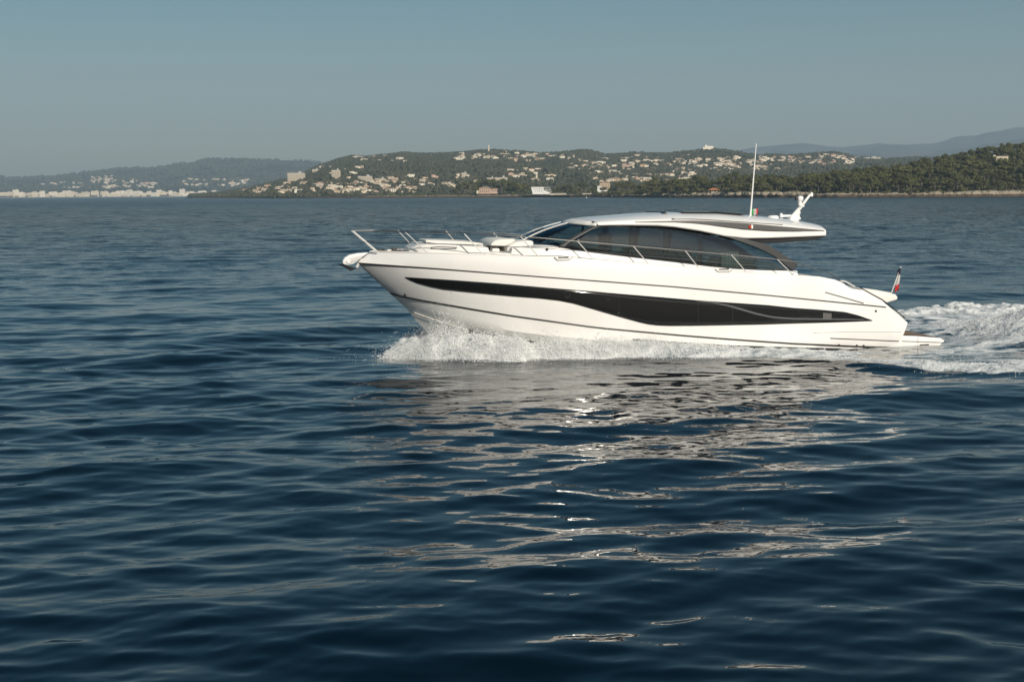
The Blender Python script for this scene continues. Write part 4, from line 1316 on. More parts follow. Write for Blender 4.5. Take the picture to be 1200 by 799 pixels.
# dark grab rail along the coachroof's side
for sgn in (1, -1):
    g = [trace(x, y, 1.3) for x, y in [(505, 291.6), (507, 290.2), (515, 289.4), (535, 290)]]
    b = MB(); b.tube([(p[0], sgn * (1.06 + 0.12 * i) , p[2]) for i, p in enumerate(g)], 0.016, 6); b.build('grab_rail', STEELD, coach)
c = trace(641, 292.3, 1.84)
for sgn in (1, -1):
    b = MB(); b.lathe((c[0], sgn * 1.865, c[2]), [(0, 0.012 * sgn), (0.04, 0.01 * sgn), (0.05, -0.02 * sgn)], 14, axis='y'); b.build('speaker', STEELD, coach)

# foredeck seats: a rounded cushion forward with its table, a curved backrest aft
def seat_part(name, px, y0, y1, mt, bev, parent=None):
    pf = [trace(x, y, 1.0) for x, y in px]
    b = MB(); b.prism([(p[0], p[2]) for p in pf], y0, y1)
    return b.build(name, mt, parent or yacht, bevel=bev, smooth_ang=60)
seat_part('foredeck_backrest', [(573.5, 288.5), (575, 285), (578.5, 282), (584, 280.4), (600, 279.9), (604, 281.2), (600, 284.5), (594, 287.8), (590, 288.8)], -1.15, 1.15, CUSH, 0.05)
seat_part('foredeck_seat', [(592, 297.5), (592.5, 290), (596, 286.2), (603, 283.0), (617, 281.2), (622, 282), (623.4, 285), (621, 288.5), (614, 291.5), (606, 297.5)], -1.3, 1.3, CUSH, 0.06)
tb = seat_part('foredeck_table', [(574, 289.3), (585, 289.0), (585, 290.3), (574, 290.6)], -0.5, 0.5, TEAK, 0.006)
seat_part('pedestal', [(578, 290.4), (580.5, 290.4), (580.5, 297.5), (578, 297.5)], -0.06, 0.06, STEELD, 0, tb)
seat_part('bolster', [(577, 291.2), (584.5, 290.9), (586, 293), (584.5, 297), (577, 297.2)], 0.55, 1.0, CUSH, 0.03, tb)

# ---------------- glasshouse
G_TOP = [(700, 265), (725, 264.4), (760, 264.6), (790, 266.2), (820, 270.7), (840, 274.6), (855, 278.5), (870, 283.3), (885, 289), (897, 294.5), (908, 300.3), (917, 307), (924, 313)]
TOPW = 1.60
bt = resample(G_BOT, 60); tp = resample(G_TOP, 60)
GB3 = [np.array(trace(x, y, SIDEW)) for x, y in bt]
GT3 = [np.array(trace(x, y, TOPW)) for x, y in tp]
# towards the tail the glass leans out again to meet the coaming
for i in range(60):
    t = i / 59
    if t > 0.6:
        k = ((t - 0.6) / 0.4)
        w = TOPW + (SIDEW - 0.05 - TOPW) * k ** 1.2
        GT3[i] = np.array(trace(tp[i][0], tp[i][1], w))
def gl_pt(i, v): return GB3[i] * (1 - v) + GT3[i] * v + np.array([0, 0.07 * math.sin(math.pi * v), 0])
R = [[tuple(gl_pt(i, v)) for i in range(60)] for v in np.linspace(0, 1, 9)]
gls = both('side_window', R, WGLASS, yacht, smooth_ang=60)
for k, g in enumerate(gls):
    sg = 1 if k == 0 else -1
    # charcoal frame round the pane
    for pts_, r in (([p for p in GB3], 0.030), ([p for p in GT3], 0.030)):
        b = MB(); b.tube([(p[0], sg * (p[1] + 0.005), p[2]) for p in pts_], r, 6); b.build('window_frame', CHAR, g)
    for px, w in ((712, 0.07), (740, 0.17), (780, 0.17), (820.5, 0.16)):
        # vertical pillar right behind the glass
        i = int(np.argmin([abs(q[0] - px) for q in bt]))
        pb = trace(px, poly(G_BOT, px), SIDEW - 0.05); ptp = trace(px, poly(G_TOP, px), TOPW - 0.05)
        b = MB(); rr = []
        for v in np.linspace(0, 1, 7):
            q = pb * (1 - v) + ptp * v; yy = q[1] + 0.07 * math.sin(math.pi * v) - 0.02
            rr.append([(q[0] - w / 2, sg * yy, q[2]), (q[0] + w / 2, sg * yy, q[2]), (q[0] + w / 2, sg * (yy - 0.07), q[2]), (q[0] - w / 2, sg * (yy - 0.07), q[2])])
        b.grid(rr, close=True); b.build('window_pillar', SALOND, g)

# windscreen: curved forward to the centre line
wb0, wt0 = GB3[0], GT3[0]
def ws(v, k):
    """v 0 foot .. 1 head, k -1 .. 1 across"""
    w = SIDEW * (1 - v) + TOPW * v
    f = 1.35 * (1 - v) + 0.75 * v
    p = wb0 * (1 - v) + wt0 * v
    cz = (0.06 * (1 - v) + 0.10 * v)
    return (p[0] + f * (1 - abs(k) ** 2.2), w * k, p[2] + cz * (1 - k * k) + 0.10 * math.sin(math.pi * v) * (1 - 0.6 * abs(k)))
b = MB(); b.grid([[ws(v, k) for k in np.linspace(-1, 1, 41)] for v in np.linspace(0, 1, 11)])
wsc = b.build('windscreen', SGLASS, yacht, smooth_ang=60)
for k in (-1, 1):
    b = MB(); b.grid([[(q[0] + dx, q[1] + 0.02 * np.sign(k), q[2] + 0.012) for q, dx in ((ws(v, k), -0.14), (ws(v, k), 0.0), (ws(v, k * 0.985), 0.10))] for v in np.linspace(0, 1, 11)])
    o = b.build('windscreen_pillar', GREYM, wsc)
    md = o.modifiers.new('thickness', 'SOLIDIFY'); md.thickness = 0.05
for k in (-0.30, 0.30):
    b = MB(); b.tube([(q[0] + 0.01, q[1], q[2] + 0.008) for q in (ws(v, k) for v in np.linspace(0, 1, 9))], 0.022, 6)
    b.build('mullion', GELM, wsc)
b = MB(); b.tube([(q[0] + 0.01, q[1], q[2]) for q in (ws(0.0, k) for k in np.linspace(-1, 1, 31))], 0.045, 8); b.build('windscreen_foot', CHAR, wsc)
for k in (-0.62, 0.0, 0.62):
    a = Vector(ws(0.02, k)); t_ = Vector(ws(0.62, k + 0.12))
    b = MB(); b.tube([a + Vector((0.04, 0, 0.03)), a.lerp(t_, 0.5) + Vector((0.06, 0, 0.05)), t_ + Vector((0.03, 0, 0.03))], 0.012, 5)
    b.build('wiper', STEELD, wsc)
# mould under the windscreen foot, joining coachroof and cabin
b = MB(); b.grid([[ws(0, k) for k in np.linspace(-1, 1, 31)], [(q[0], q[1] * 1.01, q[2] - 0.5) for q in (ws(0, k) for k in np.linspace(-1, 1, 31))]])
b.build('windscreen_base', GELM, yacht, smooth_ang=60)

# charcoal arch that sweeps down from the hardtop behind the glass
A_UP = [(838, 272.6), (855, 276.3), (872, 279.6), (892, 284.6), (897, 285.2), (912, 294.6), (926, 304), (934.6, 309.4)]
A_LO = [(838, 274.6), (855, 278.6), (870, 283.6), (885, 289.3), (897, 294.8), (908, 300.6), (918, 308), (926, 316.8)]
for sg in (1, -1):
    U = resample(A_UP, 24); Lw = resample(A_LO, 24); rr = [[], [], [], []]
    for i in range(24):
        t = i / 23; w = 1.62 + 0.20 * t
        pu, pl_ = trace(U[i][0], U[i][1], w), trace(Lw[i][0], Lw[i][1], w)
        rr[0].append((pu[0], sg * (w + 0.02), pu[2])); rr[1].append((pl_[0], sg * (w + 0.035), pl_[2]))
        rr[2].append((pl_[0], sg * (w - 0.13), pl_[2])); rr[3].append((pu[0], sg * (w - 0.13), pu[2]))
    b = MB(); b.grid([list(c) for c in zip(*rr)], close=True)
    b.add([r[-1] for r in rr], [(0, 1, 2, 3)])
    b.add([trace(934.6, 309.4, 1.82) * np.array([1, sg, 1]), trace(934.2, 312, 1.82) * np.array([1, sg, 1]), trace(929.5, 316.4, 1.82) * np.array([1, sg, 1]), trace(926, 316.8, 1.82) * np.array([1, sg, 1])], [(0, 1, 2, 3)])
    b.build('aft_arch', CHAR, yacht, smooth_ang=40)

# ---------------- hardtop
T_C = [(672, 258.2), (678, 257), (700, 254.3), (740, 250.3), (778, 248.4), (830, 248.6), (860, 251), (900, 254.6), (930, 258.6), (968, 266.4)]
T_S = [(690, 262.6), (703, 260.6), (740, 258.4), (790, 257), (810, 256.7), (840, 258.2), (900, 262.2), (930, 265.0), (968, 269.2)]
T_B = [(688, 263.6), (699, 265.2), (730, 264.2), (770, 264.6), (790, 266.2), (820, 270.7), (850, 277), (875, 279.6), (900, 279.2), (930, 278), (969, 276.4)]
TW = 1.70
tc = [trace(x, y, 0) for x, y in resample(T_C, 200)]; ts = [trace(x, y, TW - 0.06) for x, y in resample(T_S, 200)]; tbm = [trace(x, y, TW) for x, y in resample(T_B, 200)]
def zi(arr, lx):
    a = np.array(arr); o = np.argsort(a[:, 0]); return float(np.interp(lx, a[o, 0], a[o, 2]))
lx_f, lx_a = wt0[0] - 0.02, trace(968.5, 270, TW)[0]
sec = []
NLX = 60
for i in range(NLX):
    t = i / (NLX - 1)
    lx = lx_f + (lx_a - lx_f) * t
    w = TW - 0.10 * (1 - smooth(0, 0.15, t)) - 0.03 * smooth(0.9, 1.0, t)
    zc, zs, zb = zi(tc, lx), zi(ts, lx), zi(tbm, lx)
    zc = max(zc, zs + 0.03)
    half = [(0, zc), (0.35 * w, zc - 0.02 * (zc - zs)), (0.62 * w, zc - 0.22 * (zc - zs)), (0.80 * w, zc - 0.50 * (zc - zs)), (0.92 * w, zc - 0.84 * (zc - zs)), (w - 0.055, zs), (w - 0.02, zs - 0.03), (w, zs * 0.55 + zb * 0.45), (w, zb + 0.03), (w - 0.03, zb), (w - 0.3, zb + 0.02)]
    # front edge curves forward to the centre line like the windscreen's head
    def fx(q): return (0.34 * (1 - min(1, q / w) ** 2.2)) * (1 - smooth(0, 0.22, t)) - 0.10 * (1 - abs(q) / w) * smooth(0.9, 1, t) * 0
    L_ = [(lx + fx(q), q, z) for q, z in half]
    sec.append([(p[0], -p[1], p[2]) for p in L_[:0:-1]] + L_)
b = MB(); b.grid(sec)
for s_ in (sec[0], sec[-1]):
    n_ = len(s_)
    b.add(s_, [(j, j + 1, n_ - 2 - j, n_ - 1 - j) for j in range(n_ // 2 - 1)] + [(n_ // 2 - 1, n_ // 2, n_ // 2 + 1)])
hard = b.build('hardtop', GEL, yacht, smooth_ang=38)
# sloping visor between the windscreen's head and the roof
b = MB(); s0 = np.array(sec[0]); s0 = s0[np.argsort(s0[:, 1], kind='stable')]
s0 = np.array([p for p in sec[0] if p[2] > sec[0][len(sec[0]) // 2][2] - 0.26 and abs(p[1]) < TW - 0.12]); s0 = s0[np.argsort(s0[:, 1])]
ra, rb = [], []
for k in np.linspace(-1, 1, 31):
    q = ws(1.0, k); y_ = k * s0[-1][1]
    ra.append((q[0] + 0.05, q[1] * 1.02, q[2] + 0.0)); rb.append((float(np.interp(y_, s0[:, 1], s0[:, 0])), y_, float(np.interp(y_, s0[:, 1], s0[:, 2])) - 0.004))
rm = [((p[0] + q[0]) / 2 + 0.02, (p[1] + q[1]) / 2, (p[2] + q[2]) / 2 + 0.02) for p, q in zip(ra, rb)]
b.grid([ra, rm, rb]); o = b.build('visor', GELM, hard, smooth_ang=60)
md = o.modifiers.new('thickness', 'SOLIDIFY'); md.thickness = 0.02
# ceiling and the dark soffit under the overhang
b = MB(); b.grid([[(s_[0][0], k * (TW - 0.28), s_[0][2] + 0.022) for k in np.linspace(-1, 1, 7)] for s_ in sec])
b.build('ceiling', SALON, hard)
S_LO = [(880, 281.5), (895, 285.0), (905, 284.8), (930, 283.2), (955, 281.2), (962, 279.6), (968, 276.8)]
pf = [trace(x, y, 1.55) for x, y in S_LO] + [trace(x, y, 1.55) for x, y in [(966, 275.8), (930, 277.4), (900, 278.4), (880, 278.4)]]
b = MB(); b.prism([(p[0], p[2]) for p in pf], -1.58, 1.58); b.build('soffit', CHAR, hard, bevel=0.03)
TB = bvh_of(hard)
ST_T = [(744, 260.4), (790, 258.9), (812, 258.6), (840, 259.6), (870, 261.5), (900, 264.0), (930, 266.8), (966, 270.2)]
ST_B = [(744, 260.9), (790, 260.6), (812, 261.8), (830, 263.6), (850, 266.4), (870, 268.8), (900, 270.9), (930, 271.3), (966, 270.9)]
both('side_recess', patch(TB, ST_T, ST_B, 70, 8, 0.022), GREYM, hard, smooth_ang=60)
both('trim_line', patch(TB, [(790, 257.1), (812, 256.9), (840, 258.3), (900, 262.4), (917, 263.6)], [(790, 257.7), (812, 257.6), (840, 259.0), (900, 263.0), (917, 264.1)], 40, 1, 0.013), DARKLINE, hard)
p = on(TB, 788.5, 257.2, 0.01)
if p is not None:
    for sg in (1, -1):
        b = MB(); b.box((p.x, sg * p.y, p.z), (0.09, 0.03, 0.05)); b.build('side_lamp', STEELD, hard, bevel=0.006)
p = on(TB, 878.5, 266.0, 0.012) or Vector(trace(878.5, 266, TW))
for sg in (1, -1):
    b = MB(); b.lathe((p.x, sg * p.y, p.z), [(0.0, 0.06 * sg), (0.035, 0.055 * sg), (0.06, 0.03 * sg), (0.065, -0.02 * sg)], 14, axis='y')
    o = b.build('navigation_light', REDL if sg > 0 else mat('green_lens', (0.02, 0.3, 0.1), 0.2), hard)
    b = MB(); b.box((p.x - 0.07, sg * (p.y + 0.015), p.z), (0.07, 0.05, 0.13)); b.build('lamp_housing', PLASTW, o, bevel=0.01)
# sunroof: dark glass with its forward wind lip
def top_z(lx): return zi(tc, lx)
b = MB(); b.grid([[(lx, k * 0.98, top_z(lx) + 0.03 - 0.02 * abs(k)) for k in np.linspace(-1, 1, 9)] for lx in np.linspace(9.15, 6.9, 14)])
o = b.build('sunroof', BLACKG, hard); md = o.modifiers.new('thickness', 'SOLIDIFY'); md.thickness = 0.03
a = trace(778, 249, 0.9)
b = MB(); b.prism([(a[0] + 0.16, a[2] - 0.10), (a[0] - 0.10, a[2] - 0.06), (a[0] - 0.02, a[2] + 0.02)], -1.0, 1.0); b.build('wind_lip', CHAR, hard)
# antennas and pods on the roof
q = trace(906, 255.0, 0.5)
b = MB(); b.lathe((q[0], 0.5, q[2] - 0.05), [(0.20, 0), (0.20, 0.07), (0.15, 0.12), (0, 0.13)], 16); b.build('dome_antenna', PLASTW, hard)
q0, q1 = trace(879.3, 253.5, 0.2), trace(886.2, 168.5, 0.2)
b = MB(); b.tube([q0 * (1 - t) + q1 * t for t in (0, .02, .021, .3, .7, 1)], [0.055, 0.055, 0.034, 0.029, 0.023, 0.015], 8)
whip = b.build('whip_antenna', PLASTW, yacht)
def flag(name, origin, ux, uz, w, h, mats3, vertical, parent, emblem=False, wob=0.05, seed=0):
    """waving cloth; ux along the fly, uz down the hoist; three bands"""
    b = MB(); NU, NVV = 18, 10
    ux, uz = Vector(ux), Vector(uz)
    nrm = ux.cross(uz).normalized()
    P = []
    for j in range(NVV + 1):
        for i in range(NU + 1):
            s, t = i / NU, j / NVV
            off = wob * (math.sin(s * 7.0 + t * 1.6 + seed) * (0.25 + s) + 0.4 * math.sin(t * 5 + s * 3))
            P.append(Vector(origin) + ux * (w * s) + uz * (h * t) + nrm * off + uz * (0.06 * h * math.sin(s * 5 + seed)))
    fs, ms = [], []
    for j in range(NVV):
        for i in range(NU):
            a = j * (NU + 1) + i
            fs.append((a, a + 1, a + NU + 2, a + NU + 1))
            k = min(2, int(3 * ((j + .5) / NVV if vertical else (i + .5) / NU)))
            if emblem and 8 <= i <= 9 and 3 <= j <= 6: k = 3
            ms.append(k)
    b.v = [tuple(p) for p in P]; b.f = fs; b.mi = ms
    o = b.build(name, mats3, parent, smooth_ang=80)
    md = o.modifiers.new('thickness', 'SOLIDIFY'); md.thickness = 0.006
    return o
q = trace(880.6, 244.6, 0.2)
fl = flag('flag', q, (-0.98, 0.0, -0.05), (0, 0, -1), 0.25, 0.20, [FGREEN, FWHITE, FRED, FEMB], False, whip, emblem=True, wob=0.03)
tag(fl, 'small green, white and red courtesy flag with an emblem')
# radar mast raked aft
b0_, b1_ = trace(926.5, 256.5, 0), trace(949.5, 228.0, 0)
b = MB()
for t0, t1, w0, w1, d0, d1 in ((0, 0.55, 0.17, 0.11, 0.20, 0.12), (0.55, 1.0, 0.11, 0.06, 0.12, 0.07)):
    c0, c1 = b0_ * (1 - t0) + b1_ * t0, b0_ * (1 - t1) + b1_ * t1
    ax = (b1_ - b0_) / np.linalg.norm(b1_ - b0_); nn = np.array([ax[2], 0, -ax[0]])
    rr = []
    for c, w, d in ((c0, w0, d0), (c1, w1, d1)):
        rr.append([tuple(c + nn * (sx * w * 0.5) + np.array([0, sy * d * 0.5, 0])) for sx, sy in ((-1, -1), (1, -1), (1, 1), (-1, 1))])
    b.grid(rr, close=True)
    b.add(rr[0], [(0, 1, 2, 3)]); b.add(rr[1], [(0, 1, 2, 3)])
mast = b.build('radar_mast', PLASTW, yacht, bevel=0.012)
g = trace(927.5, 258, 0)
b = MB(); b.prism([(g[0] + 0.16, g[2] + 0.02), (g[0] + 0.10, g[2] + 0.13), (g[0] - 0.14, g[2] + 0.13), (g[0] - 0.2, g[2] - 0.02)], -0.22, 0.22); b.build('mast_foot', PLASTW, mast, bevel=0.02)
g0, g1 = trace(917.5, 253.4, 0.2), trace(938.5, 253.0, 0.2)
b = MB(); b.tube([(g0[0], 0.0, g0[2]), (g1[0], 0.0, g1[2])], 0.045, 8); b.build('cross_arm', PLASTW, mast)
b = MB(); b.lathe((g0[0] - 0.02, 0, g0[2] - 0.05), [(0.06, 0), (0.06, 0.12), (0.03, 0.15), (0, 0.15)], 10); b.build('mast_lamp', PLASTW, mast)
b = MB(); b.lathe((g1[0] + 0.02, 0, g1[2] - 0.14), [(0.05, 0), (0.10, 0.02), (0.10, 0.08), (0.06, 0.10), (0.06, 0.20), (0.09, 0.22), (0.09, 0.28), (0, 0.30)], 12); b.build('horn', PLASTW, mast)
g = trace(937.5, 235.5, 0.12)
b = MB(); b.lathe((g[0], 0.12, g[2] - 0.17), [(0.055, 0.0), (0.07, 0.06), (0.06, 0.14), (0.10, 0.18), (0.12, 0.26), (0.10, 0.33), (0.0, 0.35)], 14)
cam_p = b.build('night_camera', PLASTW, mast, smooth_ang=40)
b = MB(); b.tube([(g[0] - 0.05, 0.12, g[2] + 0.09), (g[0] + 0.17, 0.12, g[2] + 0.09)], 0.075, 12); b.build('camera_lens', GREYM, cam_p)
gm = trace(942, 241.5, 0)
b = MB(); b.tube([(gm[0], 0.0, gm[2]), (g[0] - 0.03, 0.06, g[2] - 0.2), (g[0], 0.12, g[2] - 0.15)], 0.035, 8); b.build('camera_arm', PLASTW, cam_p)
g = trace(951, 227.0, 0)
b = MB(); b.lathe((g[0], 0, g[2] - 0.10), [(0.05, 0), (0.055, 0.10), (0.03, 0.14), (0, 0.14)], 10); b.build('mast_lamp', PLASTW, mast)

# ---------------- saloon seen through the tinted glass
def z_deck(lx): return sheer_z(lx) - 0.1
b = MB()
rr = [[(lx, -1.7, sheer_z(lx) - 0.25), (lx, 1.7, sheer_z(lx) - 0.25)] for lx in np.linspace(14.2, 5.0, 12)]
b.grid(rr); b.build('saloon_floor', SALON, yacht)
b = MB(); b.prism([(14.3, 3.15), (14.2, 3.45), (13.0, 3.58), (12.8, 3.5), (12.8, 3.0)], -1.55, 1.55); b.build('dashboard', SALOND, yacht, bevel=0.04)
b = MB(); b.box((11.7, -0.65, 3.15), (0.55, 1.3, 0.5)); b.box((11.42, -0.65, 3.6), (0.14, 1.3, 0.6)); b.build('helm_seat', SALOND, yacht, bevel=0.04)
b = MB(); b.box((9.2, -1.35, 2.75), (2.6, 0.6, 0.5)); b.box((9.2, -1.6, 3.1), (2.6, 0.15, 0.5)); b.build('saloon_sofa', CUSH, yacht, bevel=0.05)
b = MB(); b.box((7.4, 1.05, 2.75), (1.4, 0.6, 0.7)); b.build('galley_cabinet', SALON, yacht, bevel=0.03)
for x0 in (7.95,):
    b = MB(); n_ = 24
    b.grid([[(x0 - 0.62 * i / n_, 1.52 + 0.025 * math.sin(i * 1.9), z) for i in range(n_ + 1)] for z in (2.75, 3.3)])
    b.build('curtain', CURT, yacht)

# ---------------- rails and stanchions
RT_PX = [(414, 271), (438, 270.4), (475, 272.2), (505, 272.6), (544, 274), (577, 275.4), (610, 277.3), (640, 279.5), (677, 283), (742, 288.5), (803, 294), (857, 298.7), (911, 304), (930, 306.5)]
ST_PX = [((475, 272.2), (501, 296.5)), ((544, 274), (567, 298.5)), ((610, 277.3), (632, 301.5)), ((677, 283), (696, 304.5)), ((742, 288.5), (760, 309.5)), ((803, 294), (819, 314.5)), ((857, 298.7), (875, 319.5)), ((911, 304), (929, 321.8))]
def b_rail(lx): return max(0.25, sheer_b(min(lx, 19.6)) - 0.10) if lx < 19.0 else max(0.34, sheer_b(19.0) - 0.10 - (lx - 19.0) * 0.85)
top = [trace_f(x, y, b_rail) for x, y in resample(RT_PX, 70)]
def b_foot(lx): return sheer_b(lx) - 0.10
for sg in (1, -1):
    S = np.array([1, sg, 1])
    root = MB(); root.tube([p * S for p in top], 0.015, 8)
    rail = root.build('guard_rail', RAILM, yacht)
    # lower wire
    feet = []
    mids = []
    p1, p0 = trace_f(414, 271, b_rail), trace_f(443, 295.3, lambda q: 0.45)
    mids.append(p0 * 0.53 + p1 * 0.47)
    b = MB(); b.tube([p0 * S, p1 * S], 0.020, 8); b.build('stanchion', STEEL, rail)
    for (tx, ty), (bx, by) in ST_PX:
        a, f_ = trace_f(tx, ty, b_rail), trace_f(bx, by, b_foot)
        b = MB(); b.tube([f_ * S, a * S], 0.017, 8); b.lathe(tuple(f_ * S), [(0.05, -0.03), (0.05, 0.02), (0.022, 0.04)], 10)
        b.build('stanchion', STEEL, rail)
        mids.append(f_ * 0.53 + a * 0.47)
    mp_ = np.array(mids)
    b = MB(); b.tube([p * S for p in mp_], 0.011, 6); b.build('guard_wire', RAILM, rail)
    e = [trace_f(x, y, b_foot) for x, y in [(930, 306.5), (944, 311.5), (957, 316.0), (968, 318.5), (980, 325.5), (985, 329)]]
    b = MB(); b.tube([p * S for p in e], 0.016, 8); b.build('aft_rail', RAILM, rail)
# pulpit crossbar joins the two rails at the bow
# cleats
for px, py, dark in ((660, 303.2, 0), (848, 317.0, 0)):
    for sg in (1, -1):
        c = trace_f(px, py, lambda q: sheer_b(q) + 0.0)
        b = MB(); b.prism([(c[0] - 0.30, c[2] + 0.06), (c[0] + 0.30, c[2] + 0.06), (c[0] + 0.20, c[2] - 0.05), (c[0] - 0.20, c[2] - 0.05)], sg * (c[1] - 0.06), sg * (c[1] + 0.028))
        fl_ = b.build('fairlead', PLASTW, yacht, bevel=0.012)
        b = MB(); b.tube([(c[0] + dx, sg * (c[1] + 0.03), c[2] + dz) for dx, dz in ((-0.31, 0.05), (-0.2, -0.05), (0.2, -0.05), (0.31, 0.05))], 0.008, 6); b.build('fairlead_rim', RIM, fl_)
        b = MB(); b.box((c[0], sg * (c[1] + 0.03), c[2] + 0.045), (0.34, 0.05, 0.03)); b.build('cleat_bar', STEELD, fl_, bevel=0.01)
for px in (446.5, 450.5, 468, 470.5):
    c = trace_f(px, 296.2, lambda q: sheer_b(q) - 0.12)
    for sg in (1, -1):
        b = MB(); b.box((c[0], sg * c[1], c[2] + 0.03), (0.10, 0.07, 0.07)); b.tube([(c[0] - 0.10, sg * c[1], c[2] + 0.08), (c[0] + 0.10, sg * c[1], c[2] + 0.08)], 0.022, 8)
        b.build('bow_cleat', STEELD, yacht, bevel=0.008)
# bow roller and anchor
pf = [trace(x, y, 0.18) for x, y in [(432, 296), (420, 296.8), (410, 298.6), (404, 302), (401.2, 306.5), (402, 309.8), (408, 311), (413.5, 309.8), (418.5, 306.4), (425, 301)]]
b = MB(); b.prism([(p[0], p[2]) for p in pf], -0.20, 0.20)
rol = b.build('bow_roller', PLASTW, yacht, bevel=0.03)
for sg in (1, -1):
    pf = [trace(x, y, 0.2) for x, y in [(425, 298.8), (415, 300.4), (409, 303), (406, 307.5), (410, 309.4), (418, 305.2)]]
    b = MB(); b.prism([(p[0], p[2]) for p in pf], sg * 0.195, sg * 0.222); b.build('cheek_plate', STEEL, rol, bevel=0.008)
    c = trace(408.3, 306.6, 0.2); b = MB(); b.lathe((c[0], sg * 0.222, c[2]), [(0, 0.02 * sg), (0.06, 0.015 * sg), (0.065, 0)], 14, axis='y'); b.build('roller_pin', PLASTW, rol)
pf = [trace(x, y, 0.0) for x, y in [(396, 309.6), (399, 309.8), (403.5, 311.2), (412, 313.6), (418, 315.2), (410.5, 317.4), (404.5, 313.8)]]
b = MB(); n_ = len(pf)
ctr = [(p[0], 0, p[2]) for p in pf]
for sg in (1, -1):
    b.add([(p[0], sg * (0.05 + 0.16 * min(1, max(0, (pf[0][0] - p[0]) / 0.6))), p[2] + 0.02) for p in pf] + ctr, [tuple(range(n_))] + [(i, (i + 1) % n_, n_ + (i + 1) % n_, n_ + i) for i in range(n_)])
anch = b.build('anchor', STEELD, yacht, smooth_ang=30)
b = MB(); b.tube([(pf[4][0], 0, pf[4][2] + 0.05), tuple(trace(424, 303, 0))], 0.05, 8); b.build('anchor_shank', STEEL, anch)
# ensign staff at the stern with its flag hanging down
q0, q1 = trace(1044.6, 343.4, 0.2), trace(1055.2, 313.2, 0.2)
b = MB(); b.tube([q0, q1], [0.022, 0.016], 8); b.lathe(tuple(q1), [(0.03, -0.02), (0.035, 0.02), (0, 0.045)], 10)
staff = b.build('ensign_staff', STEEL, yacht)
f0 = trace(1054.6, 314.6, 0.2)
e = flag('flag', f0 + np.array([0.09, 0, 0]), (-0.98, 0.1, -0.14), (0.12, 0.0, -1.0), 0.145, 0.80, [FNAVY, FWHITE, FRED, FRED], True, staff, wob=0.045, seed=1.0)
tag(e, 'navy, white and red ensign hanging in folds')


# ================================================================== WASH AND SPRAY
FOAM = mat('white_wash', (0.84, 0.85, 0.84), 0.75, spec=0.3, bump=(9.0, 0.8))
def foam_material():
    m = bpy.data.materials.new('churned_foam'); m.use_nodes = True
    nt = m.node_tree; L = nt.links.new
    b = nt.nodes['Principled BSDF']; b.inputs['Roughness'].default_value = 0.6
    tc = nt.nodes.new('ShaderNodeTexCoord')
    def nz(s, d, r=0.6):
        n = nt.nodes.new('ShaderNodeTexNoise'); n.inputs['Scale'].default_value = s; n.inputs['Detail'].default_value = d; n.inputs['Roughness'].default_value = r
        L(tc.outputs['Object'], n.inputs['Vector']); return n
    n1, n2 = nz(2.2, 6, 0.7), nz(11.0, 4, 0.7)
    r = nt.nodes.new('ShaderNodeValToRGB'); e = r.color_ramp.elements
    e[0].position = 0.36; e[0].color = (0.20, 0.25, 0.27, 1)
    e[1].position = 0.60; e[1].color = (0.84, 0.85, 0.83, 1)
    k = e.new(0.46); k.color = (0.60, 0.63, 0.63, 1)
    L(n1.outputs['Fac'], r.inputs['Fac']); L(r.outputs['Color'], b.inputs['Base Color'])
    bp = nt.nodes.new('ShaderNodeBump'); bp.inputs['Strength'].default_value = 0.9; bp.inputs['Distance'].default_value = 0.08
    L(n2.outputs['Fac'], bp.inputs['Height']); L(bp.outputs[0], b.inputs['Normal'])
    return m
FOAM2 = foam_material()
WHOLE = [(-30, .0), (-10, .0), (-6, .35), (-2.5, .25), (-1, .02), (1, 0.02), (6, 0.15), (8, 0.26), (10, 0.36), (12, 0.42), (14.1, 0.44), (16, 0.52), (17.4, 0.72), (18.3, 0.56), (18.9, 0.16), (19.4, 0)]
def foam_field(lx, ly):
    ay = np.abs(ly)
    hb = hull_y_np(lx); e = poly(OUT, lx) + (fbm(lx * 0.9, ly * 0 + 3, 3, 71) - .5) * 1.1
    u = (ay - hb) / np.maximum(0.4, e - hb)
    hm = poly(WHOLE, lx)
    # sheet thrown up by the bow
    prof = smooth(-0.25, 0.15, u) * (1 - smooth(0.55, 1.02, u))
    lump = fbm(lx * 1.1, ly * 1.4, 5, 5, 0.62)
    h = hm * prof * (0.40 + 1.2 * lump)
    # churned wash spreading aft
    aft = smooth(8.5, 3.0, lx)
    ragged = fbm(lx * 0.5, ly * 0.8, 4, 33, 0.6)
    edge = np.exp(-((u - 0.84) / 0.17) ** 2) * (0.8 + 0.5 * smooth(0, 4, lx))
    core = 1.5 * np.exp(-(ay / 3.4) ** 2) * smooth(-1.6, -3.4, lx)
    mid = np.exp(-((u - 0.35) / 0.22) ** 2) * smooth(6.5, 4.5, lx) * 0.55
    cov = np.maximum(np.maximum(edge, core * 1.15), mid)
    w2 = aft * (cov * 0.62 + ragged * 1.35 - 1.02)
    h2 = np.clip(w2, -0.4, 0.6) * (0.34 + 0.3 * smooth(-2.5, -4.5, lx)) * (0.4 + lump)
    bowz = smooth(2.5, 6.0, lx)
    hb_ = h - 0.06 - 0.25 * smooth(0.96, 1.12, u)
    out = hb_ * bowz + h2 * (1 - bowz)
    out = np.where(u > 1.15, -0.4, out)
    return out
def hull_y_np(lx): return poly(HULLB, lx)
gx = np.arange(-16, 20.4, 0.06); gy = np.arange(-13, 13.001, 0.075)
GX, GY = np.meshgrid(gx, gy)
lx, ly = GX.ravel(), GY.ravel()
wx = P0[0] + BD[0] * lx + BN[0] * ly; wy = P0[1] + BD[1] * lx + BN[1] * ly
